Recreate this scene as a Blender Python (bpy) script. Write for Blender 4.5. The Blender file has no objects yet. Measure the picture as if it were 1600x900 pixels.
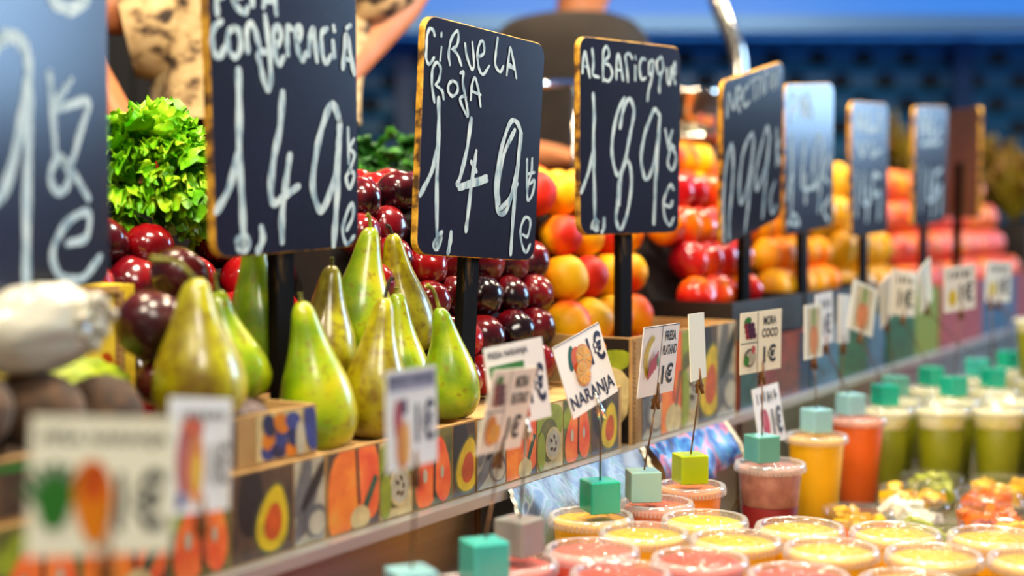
import bpy, math, random
from mathutils import Vector, Matrix, Euler, noise

random.seed(7)
SC = bpy.context.scene
COL = SC.collection
PI = math.pi
R = math.radians

# ------------------------------------------------------------------ camera
F_PX = 2200.0                                   # focal length in pixels of a 1600 px wide frame
AZ = R(31.5)                                    # view direction against the stall edge (+X)
PITCH = math.atan((450 - 335) / F_PX)
EYE = Vector((0, 0, 1.15))
FWD = Vector((math.cos(AZ) * math.cos(PITCH), math.sin(AZ) * math.cos(PITCH), -math.sin(PITCH)))
RGT = Vector((math.sin(AZ), -math.cos(AZ), 0))
UPV = RGT.cross(FWD)
cam_data = bpy.data.cameras.new('camera')
cam_data.sensor_width = 36.0
cam_data.lens = F_PX / 1600 * 36.0
cam_data.clip_start = 0.05
cam_data.dof.use_dof = True
cam_data.dof.focus_distance = 1.70
cam_data.dof.aperture_fstop = 1.9
cam = bpy.data.objects.new('camera', cam_data)
cam.matrix_world = Matrix(((RGT.x, UPV.x, -FWD.x, EYE.x), (RGT.y, UPV.y, -FWD.y, EYE.y),
                           (RGT.z, UPV.z, -FWD.z, EYE.z), (0, 0, 0, 1)))
COL.objects.link(cam)
SC.camera = cam

# ------------------------------------------------------------------ world, lamps, exposure
world = bpy.data.worlds.new('market_hall')
SC.world = world
world.use_nodes = True
world.node_tree.nodes['Background'].inputs[0].default_value = (0.75, 0.78, 0.85, 1)
world.node_tree.nodes['Background'].inputs[1].default_value = 0.16


def area(name, loc, target, sx, sy, power, color):
    l = bpy.data.lights.new(name, 'AREA')
    l.shape = 'RECTANGLE'
    l.size, l.size_y, l.energy, l.color = sx, sy, power, color
    o = bpy.data.objects.new(name, l)
    o.location = loc
    o.rotation_euler = (Vector(target) - Vector(loc)).to_track_quat('-Z', 'Y').to_euler()
    COL.objects.link(o)
    return o


for i, lx in enumerate((0.1, 0.9, 1.7, 2.6, 3.6)):          # warm lamps hung along the stall canopy
    area('stall_lamp_offscreen', (lx, 0.70, 2.15), (lx + 0.1, 0.90, 1.0), 0.22, 0.22, 18, (1.0, 0.87, 0.66))
for i, lx in enumerate((1.3, 2.9)):                         # lamps over the seller's side
    area('back_lamp_offscreen', (lx, 1.75, 2.7), (lx, 1.6, 1.0), 0.4, 0.4, 26, (1.0, 0.80, 0.55))
# daylight of the hall entrance down the aisle
area('hall_daylight_offscreen', (6.9, -2.0, 2.5), (1.8, 0.9, 1.2), 2.0, 2.0, 230, (0.40, 0.66, 1.0))
# added fill light behind the camera, brightens the cards and front faces
area('aisle_fill_offscreen', (-0.6, -1.2, 3.2), (1.4, 0.8, 0.9), 1.0, 1.0, 56, (1.0, 0.92, 0.8))

SC.view_settings.view_transform = 'Standard'
SC.view_settings.look = 'None'
SC.view_settings.exposure = 0.0
SC.view_settings.gamma = 1.0
SC.view_settings.use_curve_mapping = False
SC.cycles.max_bounces = 8
SC.cycles.transparent_max_bounces = 24
SC.cycles.caustics_reflective = False
SC.cycles.caustics_refractive = False
SC.cycles.sample_clamp_indirect = 6.0


# ------------------------------------------------------------------ helpers: pixels of the survey to world points
def ray(px, py):
    return (FWD + RGT * ((px - 800) / F_PX) + UPV * ((450 - py) / F_PX))


def at(px, py, Y):
    d = ray(px, py)
    return EYE + d * (Y / d.y)


def at_d(px, py, depth):
    return EYE + ray(px, py) * depth


def at_z(px, py, z):
    d = ray(px, py)
    return EYE + d * ((z - EYE.z) / d.z)


# ------------------------------------------------------------------ materials
MATS = {}


def lin(c):
    """sRGB 0-255 triple to linear"""
    out = []
    for v in c:
        v = v / 255.0
        out.append(v / 12.92 if v <= 0.04045 else ((v + 0.055) / 1.055) ** 2.4)
    return tuple(out) + (1.0,)


def mat(name, rgb, rough=0.5, metal=0.0, spec=0.5, coat=0.0, sheen=0.0, sss=0.0, emit=None, estr=0.0, trans=0.0):
    if name in MATS:
        return MATS[name]
    m = bpy.data.materials.new(name)
    m.use_nodes = True
    b = m.node_tree.nodes['Principled BSDF']
    b.inputs['Base Color'].default_value = lin(rgb)
    b.inputs['Roughness'].default_value = rough
    b.inputs['Metallic'].default_value = metal
    b.inputs['Specular IOR Level'].default_value = spec
    b.inputs['Coat Weight'].default_value = coat
    b.inputs['Coat Roughness'].default_value = 0.12
    b.inputs['Sheen Weight'].default_value = sheen
    b.inputs['Transmission Weight'].default_value = trans
    if sss:
        b.inputs['Subsurface Weight'].default_value = sss
        b.inputs['Subsurface Radius'].default_value = (0.02, 0.012, 0.006)
        b.inputs['Subsurface Scale'].default_value = 0.4
    if emit:
        b.inputs['Emission Color'].default_value = lin(emit)
        b.inputs['Emission Strength'].default_value = estr
    MATS[name] = m
    return m


def nt(m):
    return m.node_tree.nodes, m.node_tree.links, m.node_tree.nodes['Principled BSDF']


def ramp(nodes, stops):
    r = nodes.new('ShaderNodeValToRGB')
    el = r.color_ramp.elements
    while len(el) < len(stops):
        el.new(0.5)
    for e, (p, c) in zip(el, stops):
        e.position = p
        e.color = lin(c)
    return r


def noisy(name, stops, scale=8.0, detail=4.0, rough=0.5, coords='Object', stretch=(1, 1, 1), distort=0.0, bump=0.0, **kw):
    """principled material coloured by one noise through a ramp"""
    if name in MATS:
        return MATS[name]
    m = mat(name, stops[0][1], rough, **kw)
    nodes, links, b = nt(m)
    tc = nodes.new('ShaderNodeTexCoord')
    mp = nodes.new('ShaderNodeMapping')
    mp.inputs['Scale'].default_value = stretch
    links.new(tc.outputs[coords], mp.inputs[0])
    n = nodes.new('ShaderNodeTexNoise')
    n.inputs['Scale'].default_value = scale
    n.inputs['Detail'].default_value = detail
    n.inputs['Distortion'].default_value = distort
    links.new(mp.outputs[0], n.inputs['Vector'])
    r = ramp(nodes, stops)
    links.new(n.outputs['Fac'], r.inputs[0])
    links.new(r.outputs[0], b.inputs['Base Color'])
    if bump:
        bp = nodes.new('ShaderNodeBump')
        bp.inputs['Strength'].default_value = bump
        bp.inputs['Distance'].default_value = 0.004
        links.new(n.outputs['Fac'], bp.inputs['Height'])
        links.new(bp.outputs[0], b.inputs['Normal'])
    return m


def fruit_mat(name, stops, axis=0, span=0.03, nscale=60.0, namt=0.35, rnd=0.25, rough=0.35, speck=None, speck_scale=300.0, speck_at=0.64, **kw):
    """skin colour running along a local axis, broken up by noise and a per-fruit offset; optional speckles"""
    if name in MATS:
        return MATS[name]
    m = mat(name, stops[0][1], rough, **kw)
    nodes, links, b = nt(m)
    tc = nodes.new('ShaderNodeTexCoord')
    sep = nodes.new('ShaderNodeSeparateXYZ')
    links.new(tc.outputs['Object'], sep.inputs[0])
    mr = nodes.new('ShaderNodeMapRange')
    mr.inputs['From Min'].default_value = -span
    mr.inputs['From Max'].default_value = span
    links.new(sep.outputs[axis], mr.inputs['Value'])
    n = nodes.new('ShaderNodeTexNoise')
    n.inputs['Scale'].default_value = nscale
    n.inputs['Detail'].default_value = 4
    oi = nodes.new('ShaderNodeObjectInfo')
    n4 = nodes.new('ShaderNodeVectorMath')
    n4.operation = 'MULTIPLY_ADD'
    cm = nodes.new('ShaderNodeCombineXYZ')
    for k in range(3):
        links.new(oi.outputs['Random'], cm.inputs[k])
    links.new(cm.outputs[0], n4.inputs[0])
    n4.inputs[1].default_value = (3, 5, 7)
    links.new(tc.outputs['Object'], n4.inputs[2])
    links.new(n4.outputs[0], n.inputs['Vector'])

    def math_node(op, a, bb):
        q = nodes.new('ShaderNodeMath')
        q.operation = op
        for k, v in enumerate((a, bb)):
            if isinstance(v, (int, float)):
                q.inputs[k].default_value = v
            else:
                links.new(v, q.inputs[k])
        return q.outputs[0]
    nn = math_node('MULTIPLY', math_node('SUBTRACT', n.outputs['Fac'], 0.5), namt * 2)
    rr = math_node('MULTIPLY', math_node('SUBTRACT', oi.outputs['Random'], 0.5), rnd * 2)
    v = math_node('ADD', math_node('ADD', mr.outputs[0], nn), rr)
    r = ramp(nodes, stops)
    links.new(v, r.inputs[0])
    out = r.outputs[0]
    if speck:
        sn = nodes.new('ShaderNodeTexNoise')
        sn.inputs['Scale'].default_value = speck_scale
        sn.inputs['Detail'].default_value = 3
        links.new(n4.outputs[0], sn.inputs['Vector'])
        sr = ramp(nodes, [(speck_at, (0, 0, 0)), (speck_at + 0.16, (200, 200, 200))])
        links.new(sn.outputs['Fac'], sr.inputs[0])
        mx = nodes.new('ShaderNodeMix')
        mx.data_type = 'RGBA'
        links.new(sr.outputs[0], mx.inputs['Factor'])
        links.new(out, mx.inputs['A'])
        mx.inputs['B'].default_value = lin(speck)
        out = mx.outputs['Result']
    links.new(out, b.inputs['Base Color'])
    return m


def clear_plastic(name, base=0.10, white=0.05, rough=0.06):
    m = bpy.data.materials.new(name)
    m.use_nodes = True
    nodes, links = m.node_tree.nodes, m.node_tree.links
    nodes.remove(nodes['Principled BSDF'])
    out = nodes['Material Output']
    tr = nodes.new('ShaderNodeBsdfTransparent')
    gl = nodes.new('ShaderNodeBsdfGlossy')
    gl.inputs['Roughness'].default_value = rough
    df = nodes.new('ShaderNodeBsdfDiffuse')
    df.inputs['Color'].default_value = (0.95, 0.95, 0.95, 1)
    lw = nodes.new('ShaderNodeLayerWeight')
    pw = nodes.new('ShaderNodeMath')
    pw.operation = 'POWER'
    pw.inputs[1].default_value = 5.0
    links.new(lw.outputs['Facing'], pw.inputs[0])
    ad = nodes.new('ShaderNodeMath')
    ad.operation = 'MULTIPLY_ADD'
    ad.use_clamp = True
    ad.inputs[1].default_value = 0.5
    ad.inputs[2].default_value = base
    links.new(pw.outputs[0], ad.inputs[0])
    m1 = nodes.new('ShaderNodeMixShader')
    m1.inputs[0].default_value = white
    links.new(tr.outputs[0], m1.inputs[1])
    links.new(df.outputs[0], m1.inputs[2])
    m2 = nodes.new('ShaderNodeMixShader')
    links.new(ad.outputs[0], m2.inputs[0])
    links.new(m1.outputs[0], m2.inputs[1])
    links.new(gl.outputs[0], m2.inputs[2])
    links.new(m2.outputs[0], out.inputs['Surface'])
    MATS[name] = m
    return m


# ------------------------------------------------------------------ mesh builder
class MB:
    def __init__(self):
        self.v, self.f, self.m, self.s = [], [], [], []

    def add(self, verts, faces, mi=0, smooth=False):
        o = len(self.v)
        self.v += [tuple(p) for p in verts]
        for f in faces:
            self.f.append(tuple(i + o for i in f))
            self.m.append(mi)
            self.s.append(smooth)

    def box(self, c, s, mi=0, rot=None):
        c, h = Vector(c), Vector(s) / 2
        vs = []
        for x in (-1, 1):
            for y in (-1, 1):
                for z in (-1, 1):
                    p = Vector((x * h.x, y * h.y, z * h.z))
                    vs.append(c + (rot @ p if rot else p))
        self.add(vs, [(0, 1, 3, 2), (4, 6, 7, 5), (0, 4, 5, 1), (2, 3, 7, 6), (0, 2, 6, 4), (1, 5, 7, 3)], mi)
        return self

    def bbox(self, x0, x1, y0, y1, z0, z1, mi=0):
        return self.box(((x0 + x1) / 2, (y0 + y1) / 2, (z0 + z1) / 2), (x1 - x0, y1 - y0, z1 - z0), mi)

    def lathe(self, prof, seg=32, mi=0, smooth=True, c=(0, 0, 0)):
        vs, fs = [], []
        n = len(prof)
        for i in range(seg):
            a = 2 * PI * i / seg
            for r, z in prof:
                vs.append((c[0] + r * math.cos(a), c[1] + r * math.sin(a), c[2] + z))
        for i in range(seg):
            j = (i + 1) % seg
            for k in range(n - 1):
                q = [i * n + k, j * n + k, j * n + k + 1, i * n + k + 1]
                if prof[k][0] < 1e-7:
                    q = [q[0], q[2], q[3]]
                elif prof[k + 1][0] < 1e-7:
                    q = [q[0], q[1], q[2]]
                fs.append(tuple(q))
        self.add(vs, fs, mi, smooth)
        return self

    def tube(self, pts, rad, seg=10, mi=0, caps=True, smooth=True):
        pts = [Vector(p) for p in pts]
        n = len(pts)
        if not isinstance(rad, (list, tuple)):
            rad = [rad] * n
        vs, fs = [], []
        prev = None
        for i, p in enumerate(pts):
            t = (pts[min(i + 1, n - 1)] - pts[max(i - 1, 0)]).normalized()
            if prev is None:
                a = Vector((0, 0, 1)) if abs(t.z) < 0.9 else Vector((1, 0, 0))
                prev = t.cross(a).normalized()
            e1 = (prev - t * prev.dot(t)).normalized()
            e2 = t.cross(e1)
            prev = e1
            for k in range(seg):
                a = 2 * PI * k / seg
                vs.append(p + (e1 * math.cos(a) + e2 * math.sin(a)) * rad[i])
        for i in range(n - 1):
            for k in range(seg):
                k2 = (k + 1) % seg
                fs.append((i * seg + k, i * seg + k2, (i + 1) * seg + k2, (i + 1) * seg + k))
        self.add(vs, fs, mi, smooth)
        if caps:
            o = len(self.v) - len(vs)
            self.f.append(tuple(o + k for k in reversed(range(seg))))
            self.f.append(tuple(o + (n - 1) * seg + k for k in range(seg)))
            self.m += [mi, mi]
            self.s += [False, False]
        return self

    def grid(self, fn, nu, nv, mi=0, smooth=True, mfn=None):
        o = len(self.v)
        for i in range(nu + 1):
            for j in range(nv + 1):
                self.v.append(tuple(fn(i / nu, j / nv)))
        for i in range(nu):
            for j in range(nv):
                a = o + i * (nv + 1) + j
                self.f.append((a, a + nv + 1, a + nv + 2, a + 1))
                self.m.append(mfn((i + .5) / nu, (j + .5) / nv) if mfn else mi)
                self.s.append(smooth)
        return self

    def prism(self, pts, n0, n1, frame, mi_face=0, mi_side=0):
        """2D outline in frame(x, z, off) pushed from off n0 (front) to n1"""
        o = len(self.v)
        k = len(pts)
        self.v += [tuple(frame(x, z, n0)) for x, z in pts] + [tuple(frame(x, z, n1)) for x, z in pts]
        self.f.append(tuple(o + i for i in range(k)))
        self.f.append(tuple(o + k + i for i in reversed(range(k))))
        self.m += [mi_face, mi_face]
        self.s += [False, False]
        for i in range(k):
            j = (i + 1) % k
            self.f.append((o + i, o + k + i, o + k + j, o + j))
            self.m.append(mi_side)
            self.s.append(False)
        return self

    def mesh(self, name, mats):
        me = bpy.data.meshes.new(name)
        me.from_pydata(self.v, [], self.f)
        for m in (mats if isinstance(mats, (list, tuple)) else [mats]):
            me.materials.append(m)
        me.polygons.foreach_set('material_index', self.m)
        me.polygons.foreach_set('use_smooth', self.s)
        me.update()
        return me

    def build(self, name, mats, parent=None):
        o = bpy.data.objects.new(name, self.mesh(name, mats))
        COL.objects.link(o)
        o.parent = parent
        return o


def tag(o, label, cat=None, group=None, kind=None):
    if label:
        o['label'] = label
    if cat:
        o['category'] = cat
    if group:
        o['group'] = group
    if kind:
        o['kind'] = kind
    return o


def empty(name, loc=(0, 0, 0), rot=(0, 0, 0)):
    o = bpy.data.objects.new(name, None)
    o.empty_display_size = 0.02
    o.location = loc
    o.rotation_euler = rot
    COL.objects.link(o)
    return o


def link_mesh(name, me, parent=None, loc=(0, 0, 0), rot=(0, 0, 0), scale=None):
    o = bpy.data.objects.new(name, me)
    COL.objects.link(o)
    o.parent = parent
    o.location = loc
    o.rotation_euler = rot
    if scale is not None:
        o.scale = scale if isinstance(scale, (tuple, list)) else (scale,) * 3
    return o


def copy_tree(o, parent=None):
    c = o.copy()
    COL.objects.link(c)
    c.parent = parent
    for ch in list(o.children):
        copy_tree(ch, c)
    return c


def smooth_line(pts, step=6):
    """Catmull-Rom through 2D or 3D points"""
    if len(pts) < 3:
        return [Vector(p) for p in pts]
    P = [Vector(p) for p in pts]
    P = [P[0] * 2 - P[1]] + P + [P[-1] * 2 - P[-2]]
    out = []
    for i in range(1, len(P) - 2):
        for k in range(step):
            t = k / step
            a, b, c, d = P[i - 1], P[i], P[i + 1], P[i + 2]
            out.append(0.5 * ((2 * b) + (c - a) * t + (2 * a - 5 * b + 4 * c - d) * t * t + (3 * b - a - 3 * c + d) * t ** 3))
    out.append(P[-2])
    return out


def round_rect(w, h, r, n=5):
    pts = []
    for cx, cz, a0 in ((w / 2 - r, h / 2 - r, 0), (-w / 2 + r, h / 2 - r, 90), (-w / 2 + r, -h / 2 + r, 180), (w / 2 - r, -h / 2 + r, 270)):
        for k in range(n + 1):
            a = R(a0 + 90 * k / n)
            pts.append((cx + r * math.cos(a), cz + r * math.sin(a)))
    return pts


# text glyph meshes (Blender's own font)
def text_mesh(body):
    cu = bpy.data.curves.new('text', 'FONT')
    cu.body = body
    cu.offset = 0.026
    o = bpy.data.objects.new('text', cu)
    COL.objects.link(o)
    dg = bpy.context.evaluated_depsgraph_get()
    me = bpy.data.meshes.new_from_object(o.evaluated_get(dg))
    bpy.data.objects.remove(o)
    vs = [Vector(v.co) for v in me.vertices]
    fs = [tuple(p.vertices) for p in me.polygons]
    bpy.data.meshes.remove(me)
    x0, x1 = min(v.x for v in vs), max(v.x for v in vs)
    y0, y1 = min(v.y for v in vs), max(v.y for v in vs)
    return [((v.x - x0) / (x1 - x0), (v.y - y0) / (y1 - y0)) for v in vs], fs


_TEXT = {}


def put_text(mb, body, x0, x1, z0, z1, off, mi=0):
    """text stretched into a rectangle of the local x-z plane, at y = off"""
    if body not in _TEXT:
        _TEXT[body] = text_mesh(body)
    vs, fs = _TEXT[body]
    mb.add([(x0 + (x1 - x0) * u, off, z0 + (z1 - z0) * v) for u, v in vs], fs, mi)


def ell(cx, cz, rx, rz, ang=0, n=20, a0=0, a1=360, egg=0.0):
    pts = []
    ca, sa = math.cos(R(ang)), math.sin(R(ang))
    full = abs(a1 - a0) >= 360
    for k in range(n if full else n + 1):
        t = R(a0 + (a1 - a0) * k / n)
        x, z = rx * math.cos(t), rz * math.sin(t)
        x *= 1 - egg * (z / max(rz, 1e-6))
        pts.append((cx + x * ca - z * sa, cz + x * sa + z * ca))
    return pts


class Flat:
    """flat print in the local x-z plane facing -y; shapes are stacked in hair-thin layers"""

    def __init__(self, y=0.0):
        self.mb, self.mats, self.y, self.layer = MB(), [], y, 0

    def mi(self, m):
        if m not in self.mats:
            self.mats.append(m)
        return self.mats.index(m)

    def poly(self, pts, m):
        self.layer += 1
        o = self.y - 0.00012 * self.layer
        self.mb.add([(x, o, z) for x, z in pts], [tuple(range(len(pts)))], self.mi(m))

    def rect(self, x0, x1, z0, z1, m):
        self.poly([(x0, z0), (x1, z0), (x1, z1), (x0, z1)], m)

    def text(self, body, x0, x1, z0, z1, m):
        self.layer += 1
        put_text(self.mb, body, x0, x1, z0, z1, self.y - 0.00012 * self.layer, self.mi(m))

    def line(self, pts, w, m):
        for a, b in zip(pts[:-1], pts[1:]):
            a, b = Vector(a), Vector(b)
            t = (b - a).normalized()
            nrm = Vector((-t.y, t.x)) * w / 2
            self.poly([a + nrm, a - nrm, b - nrm, b + nrm], m)

    def build(self, name, parent):
        return self.mb.build(name, self.mats, parent)


# ------------------------------------------------------------------ palette
M = {}
M['ink'] = mat('black_ink', (22, 20, 26), 0.6)
M['ink_blue'] = mat('dark_blue_ink', (22, 22, 52), 0.6)
M['paper'] = mat('white_laminated_card', (232, 230, 224), 0.35, spec=0.4)
M['paper_cream'] = mat('cream_laminated_card', (238, 235, 212), 0.35, spec=0.4)


def printed(name, c, dark=0.95):
    lo = tuple(int(v * dark * 0.8) for v in c)
    hi = tuple(min(255, int(v * 0.97)) for v in c)
    return noisy(name, [(0.3, lo), (0.55, tuple(int(v * 0.88) for v in c)), (0.75, hi)], 55, 5, rough=0.38)


M['p_orange'] = printed('print_orange', (247, 140, 12))
M['p_orange_d'] = printed('print_deep_orange', (226, 92, 14))
M['p_flesh'] = printed('print_orange_flesh', (253, 178, 40))
M['p_yellow'] = printed('print_yellow', (246, 212, 20))
M['p_red'] = printed('print_red', (205, 24, 34))
M['p_pink'] = printed('print_pink', (206, 92, 90))
M['p_green'] = printed('print_green', (52, 132, 40))
M['p_dgreen'] = printed('print_dark_green', (12, 92, 66))
M['p_lime'] = printed('print_lime', (160, 176, 40))
M['p_white'] = printed('print_white', (206, 200, 176))
M['p_cream'] = printed('print_cream', (236, 214, 150))
M['p_brown'] = printed('print_brown', (86, 52, 30))
M['p_black'] = printed('print_black', (28, 24, 22))
M['p_grey'] = printed('print_grey', (116, 118, 120))
M['p_purple'] = printed('print_berry', (84, 26, 66))
M['p_blue'] = printed('print_blue', (44, 66, 150))
M['p_navy'] = printed('print_navy', (22, 40, 104), 0.5)
M['p_teal'] = printed('print_teal', (14, 84, 76), 0.5)
M['p_terracotta'] = printed('print_terracotta', (164, 62, 38), 0.5)
M['p_maroon'] = printed('print_maroon', (150, 34, 44))
M['p_olive'] = noisy('print_olive_ground', [(0.3, (66, 74, 28)), (0.7, (116, 112, 46))], 60, rough=0.4)
M['p_ground'] = noisy('print_dark_ground', [(0.3, (46, 34, 26)), (0.7, (94, 70, 48))], 50, rough=0.4)
M['p_papaya'] = noisy('print_papaya_skin', [(0.3, (212, 84, 24)), (0.55, (240, 132, 36)), (0.75, (232, 160, 60))], 30, rough=0.4)
M['p_mangored'] = noisy('print_mango_skin', [(0.3, (220, 60, 36)), (0.6, (240, 120, 52)), (0.8, (244, 170, 70))], 30, rough=0.4)
M['steel'] = noisy('brushed_steel', [(0.3, (168, 163, 157)), (0.7, (188, 184, 178))], 4, rough=0.3, metal=0.85, stretch=(0.3, 1, 14))
M['chrome'] = mat('polished_chrome', (222, 218, 206), 0.12, metal=1.0)
M['wire'] = mat('dull_wire', (112, 98, 82), 0.38, metal=0.9)
M['wire_rust'] = noisy('rusty_wire', [(0.4, (92, 58, 34)), (0.7, (140, 102, 62))], 120, rough=0.5, metal=0.6)
M['blackwood'] = noisy('black_stained_wood', [(0.45, (9, 7, 6)), (0.62, (18, 14, 10)), (0.76, (130, 96, 40))], 26, 6, rough=0.6, spec=0.08, stretch=(3, 3, 0.5))
M['carton'] = noisy('brown_cardboard', [(0.3, (150, 112, 62)), (0.7, (196, 156, 96))], 20, rough=0.8)
M['carton_yellow'] = noisy('yellow_printed_cardboard', [(0.3, (206, 172, 30)), (0.7, (236, 208, 60))], 90, rough=0.55)
M['carton_dark'] = mat('inner_cardboard_liner', (140, 104, 58), 0.9)
M['blackplastic'] = mat('black_plastic_crate', (20, 18, 18), 0.45)
M['skin'] = noisy('tanned_skin', [(0.35, (186, 114, 70)), (0.7, (208, 136, 90))], 10, rough=0.5)
M['dark_riser'] = mat('dark_display_board', (30, 22, 20), 0.8)
M['chalk'] = noisy('white_chalk_paint', [(0.32, (104, 132, 150)), (0.5, (172, 192, 200)), (0.7, (198, 212, 214))], 160, 5, rough=0.7, stretch=(1, 1, 0.25))
M['lid'] = clear_plastic('clear_lid_plastic', 0.05, 0.03, 0.10)
M['lid_rim'] = clear_plastic('clear_lid_rim_plastic', 0.12, 0.26, 0.12)
M['cup'] = clear_plastic('clear_cup_plastic', 0.005, 0.008, 0.08)


def board_material(name, c0, c1, rough):
    m = noisy(name, [(0.35, c0), (0.7, c1)], 5, 6, rough=rough, spec=0.5)
    nodes, links, b = nt(m)
    src = b.inputs['Base Color'].links[0].from_socket
    tc = nodes.new('ShaderNodeTexCoord')
    mp = nodes.new('ShaderNodeMapping')
    mp.inputs['Scale'].default_value = (60, 1, 9)
    mp.inputs['Rotation'].default_value = (0, 0.5, 0)
    links.new(tc.outputs['Object'], mp.inputs[0])
    n = nodes.new('ShaderNodeTexNoise')
    n.inputs['Scale'].default_value = 5
    n.inputs['Detail'].default_value = 8
    links.new(mp.outputs[0], n.inputs['Vector'])
    r = ramp(nodes, [(0.60, (0, 0, 0)), (0.80, (70, 70, 70))])
    links.new(n.outputs['Fac'], r.inputs[0])
    mx = nodes.new('ShaderNodeMix')
    mx.data_type = 'RGBA'
    links.new(r.outputs[0], mx.inputs['Factor'])
    links.new(src, mx.inputs['A'])
    mx.inputs['B'].default_value = lin((150, 160, 190))
    links.new(mx.outputs['Result'], b.inputs['Base Color'])
    return m


M['board'] = board_material('chalkboard_paint', (14, 13, 28), (24, 22, 44), 0.22)
M['board_back'] = noisy('bare_plywood_back', [(0.35, (58, 38, 28)), (0.7, (84, 58, 40))], 12, 5, rough=0.6, stretch=(1, 1, 0.2))
M['board_edge'] = noisy('worn_ochre_edge', [(0.38, (70, 44, 14)), (0.5, (184, 132, 30)), (0.7, (226, 178, 60))], 60, 5, rough=0.6)

# ================================================================== THE SETTING
floor = MB().bbox(-4, 12, -6, 9, -0.1, 0).build('floor', noisy('market_floor', [(0.3, (70, 66, 64)), (0.7, (104, 98, 92))], 3, rough=0.4))
tag(floor, 'grey market hall floor', None, None, 'structure')
plat = MB().bbox(-0.8, 5.2, 1.62, 2.7, 0, 0.2).build('floor_platform', mat('platform_board', (70, 54, 40), 0.7))
tag(plat, 'low wooden platform the sellers stand on', None, None, 'structure')

# shutter wall across the view behind the stall
wall = empty('wall_back', at_d(800, 335, 6.0) * 1.0)
wall.location.z = 0
wall.rotation_euler = (0, 0, AZ - PI / 2)
tag(wall, 'dark blue roller shutter wall behind the stall', None, None, 'structure')
m_sh = noisy('blue_shutter_paint', [(0.35, (14, 74, 108)), (0.7, (20, 98, 130))], 1.2, 2, rough=0.45)
m_hole_shade = mat('shutter_hole_shade', (2, 8, 16), 0.8)  # flat dark discs, painted for the shade inside the holes
for var in range(2):
    mb = MB()
    prof = [(0.0, 0.0), (-0.012, 0.02), (-0.012, 0.078), (0.0, 0.098)]
    mb.grid(lambda u, v: (-3.6 + 7.2 * u, *[prof[round(v * 3)][k] for k in (0, 1)]), 1, 3, 0, False)
    k = 0
    x = -3.55 + (0.095 if var else 0.0)
    while x < 3.5:
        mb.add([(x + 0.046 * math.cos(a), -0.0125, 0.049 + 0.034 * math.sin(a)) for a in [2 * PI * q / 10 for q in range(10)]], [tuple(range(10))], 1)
        x += 0.19
    me = mb.mesh('slat', [m_sh, m_hole_shade])
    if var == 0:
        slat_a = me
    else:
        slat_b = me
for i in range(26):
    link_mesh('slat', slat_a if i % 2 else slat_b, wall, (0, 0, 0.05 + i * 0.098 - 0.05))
MB().bbox(-3.6, 3.6, 0.02, 0.12, 0, 2.7).build('backing', mat('shutter_backing', (10, 22, 36), 0.8), wall)
for x in (-2.3, -0.45, 1.9):
    MB().bbox(x - 0.04, x + 0.04, -0.05, 0.02, 0, 2.16).build('guide_rail', mat('shutter_rail', (10, 58, 98), 0.4), wall)

# pale blue lit canopy above the shutters
can = empty('lit_canopy', wall.location + Vector((0, 0, 1.87)), wall.rotation_euler)
tag(can, 'pale blue backlit canopy band above the dark shutters', 'canopy')
m_glow = mat('backlit_blue_acrylic', (60, 120, 200), 0.4, emit=(50, 126, 222), estr=0.7)
MB().bbox(-3.6, 3.6, -0.55, 0.0, 0.02, 0.9).build('light_box', m_glow, can)
MB().bbox(-3.6, 3.6, -0.57, -0.45, -0.02, 0.045).build('lower_rail', mat('canopy_rail', (110, 160, 220), 0.4, metal=0.3), can)

# stall counter with steel front
YF = 0.86
Z_LEDGE, Z_SHELF, Z_TABLE = 0.835, 0.915, 0.665
counter = empty('stall_counter', (2.0, 1.2, 0))
tag(counter, 'long market counter with brushed steel front below the fruit boxes', 'counter')


def W(parent):
    """world matrix of an unparented empty"""
    return Matrix.Translation(parent.location) @ parent.rotation_euler.to_matrix().to_4x4()


def part(mb, name, m, parent):
    """a part whose geometry is given in world coordinates"""
    o = mb.build(name, m, parent)
    o.matrix_parent_inverse = W(parent).inverted()
    return o


part(MB().bbox(-0.2, 5.4, 0.89, 1.46, 0, Z_LEDGE - 0.012), 'body', mat('counter_body', (54, 48, 44), 0.6), counter)
xs = [-0.2, 0.62, 1.345, 2.13, 2.95, 3.9, 5.4]
for a, b in zip(xs[:-1], xs[1:]):
    part(MB().bbox(a + 0.004, b - 0.004, 0.872, 0.889, 0.45, Z_LEDGE - 0.013), 'front_panel', M['steel'], counter)
for x in xs[1:-1]:
    part(MB().bbox(x - 0.004, x + 0.004, 0.869, 0.886, 0.45, Z_LEDGE - 0.013), 'seam_strip', mat('seam_strip', (120, 84, 50), 0.5, metal=0.5), counter)
part(MB().bbox(-0.2, 5.4, 0.845, 1.46, Z_LEDGE - 0.012, Z_LEDGE), 'top_sheet', mat('steel_top', (178, 174, 168), 0.3, metal=0.7), counter)
part(MB().bbox(-0.2, 5.4, 0.843, 0.8455, Z_LEDGE - 0.012, Z_LEDGE), 'front_lip', mat('steel_lip', (190, 186, 180), 0.35, metal=0.6), counter)

# cup table in front
table = empty('display_table', (2.2, 0.35, 0))
tag(table, 'low steel display table crowded with lidded juice cups', 'table')
part(MB().bbox(0.2, 5.4, -0.35, 0.862, Z_TABLE - 0.03, Z_TABLE), 'table_top', mat('wet_steel_top', (150, 142, 120), 0.25, metal=0.6), table)
part(MB().bbox(0.2, 5.4, -0.33, 0.85, 0.02, Z_TABLE - 0.03), 'skirt', mat('table_skirt', (64, 62, 66), 0.5), table)

# ================================================================== CHALKBOARD PRICE SIGNS
BW, BH, BT = 0.215, 0.275, 0.009


def sign_matrix(loc, ypr):
    return Matrix.Translation(loc) @ Matrix.Rotation(R(ypr[0]), 4, 'Z') @ Matrix.Rotation(R(ypr[1]), 4, 'X') @ Matrix.Rotation(R(ypr[2]), 4, 'Y')


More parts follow.
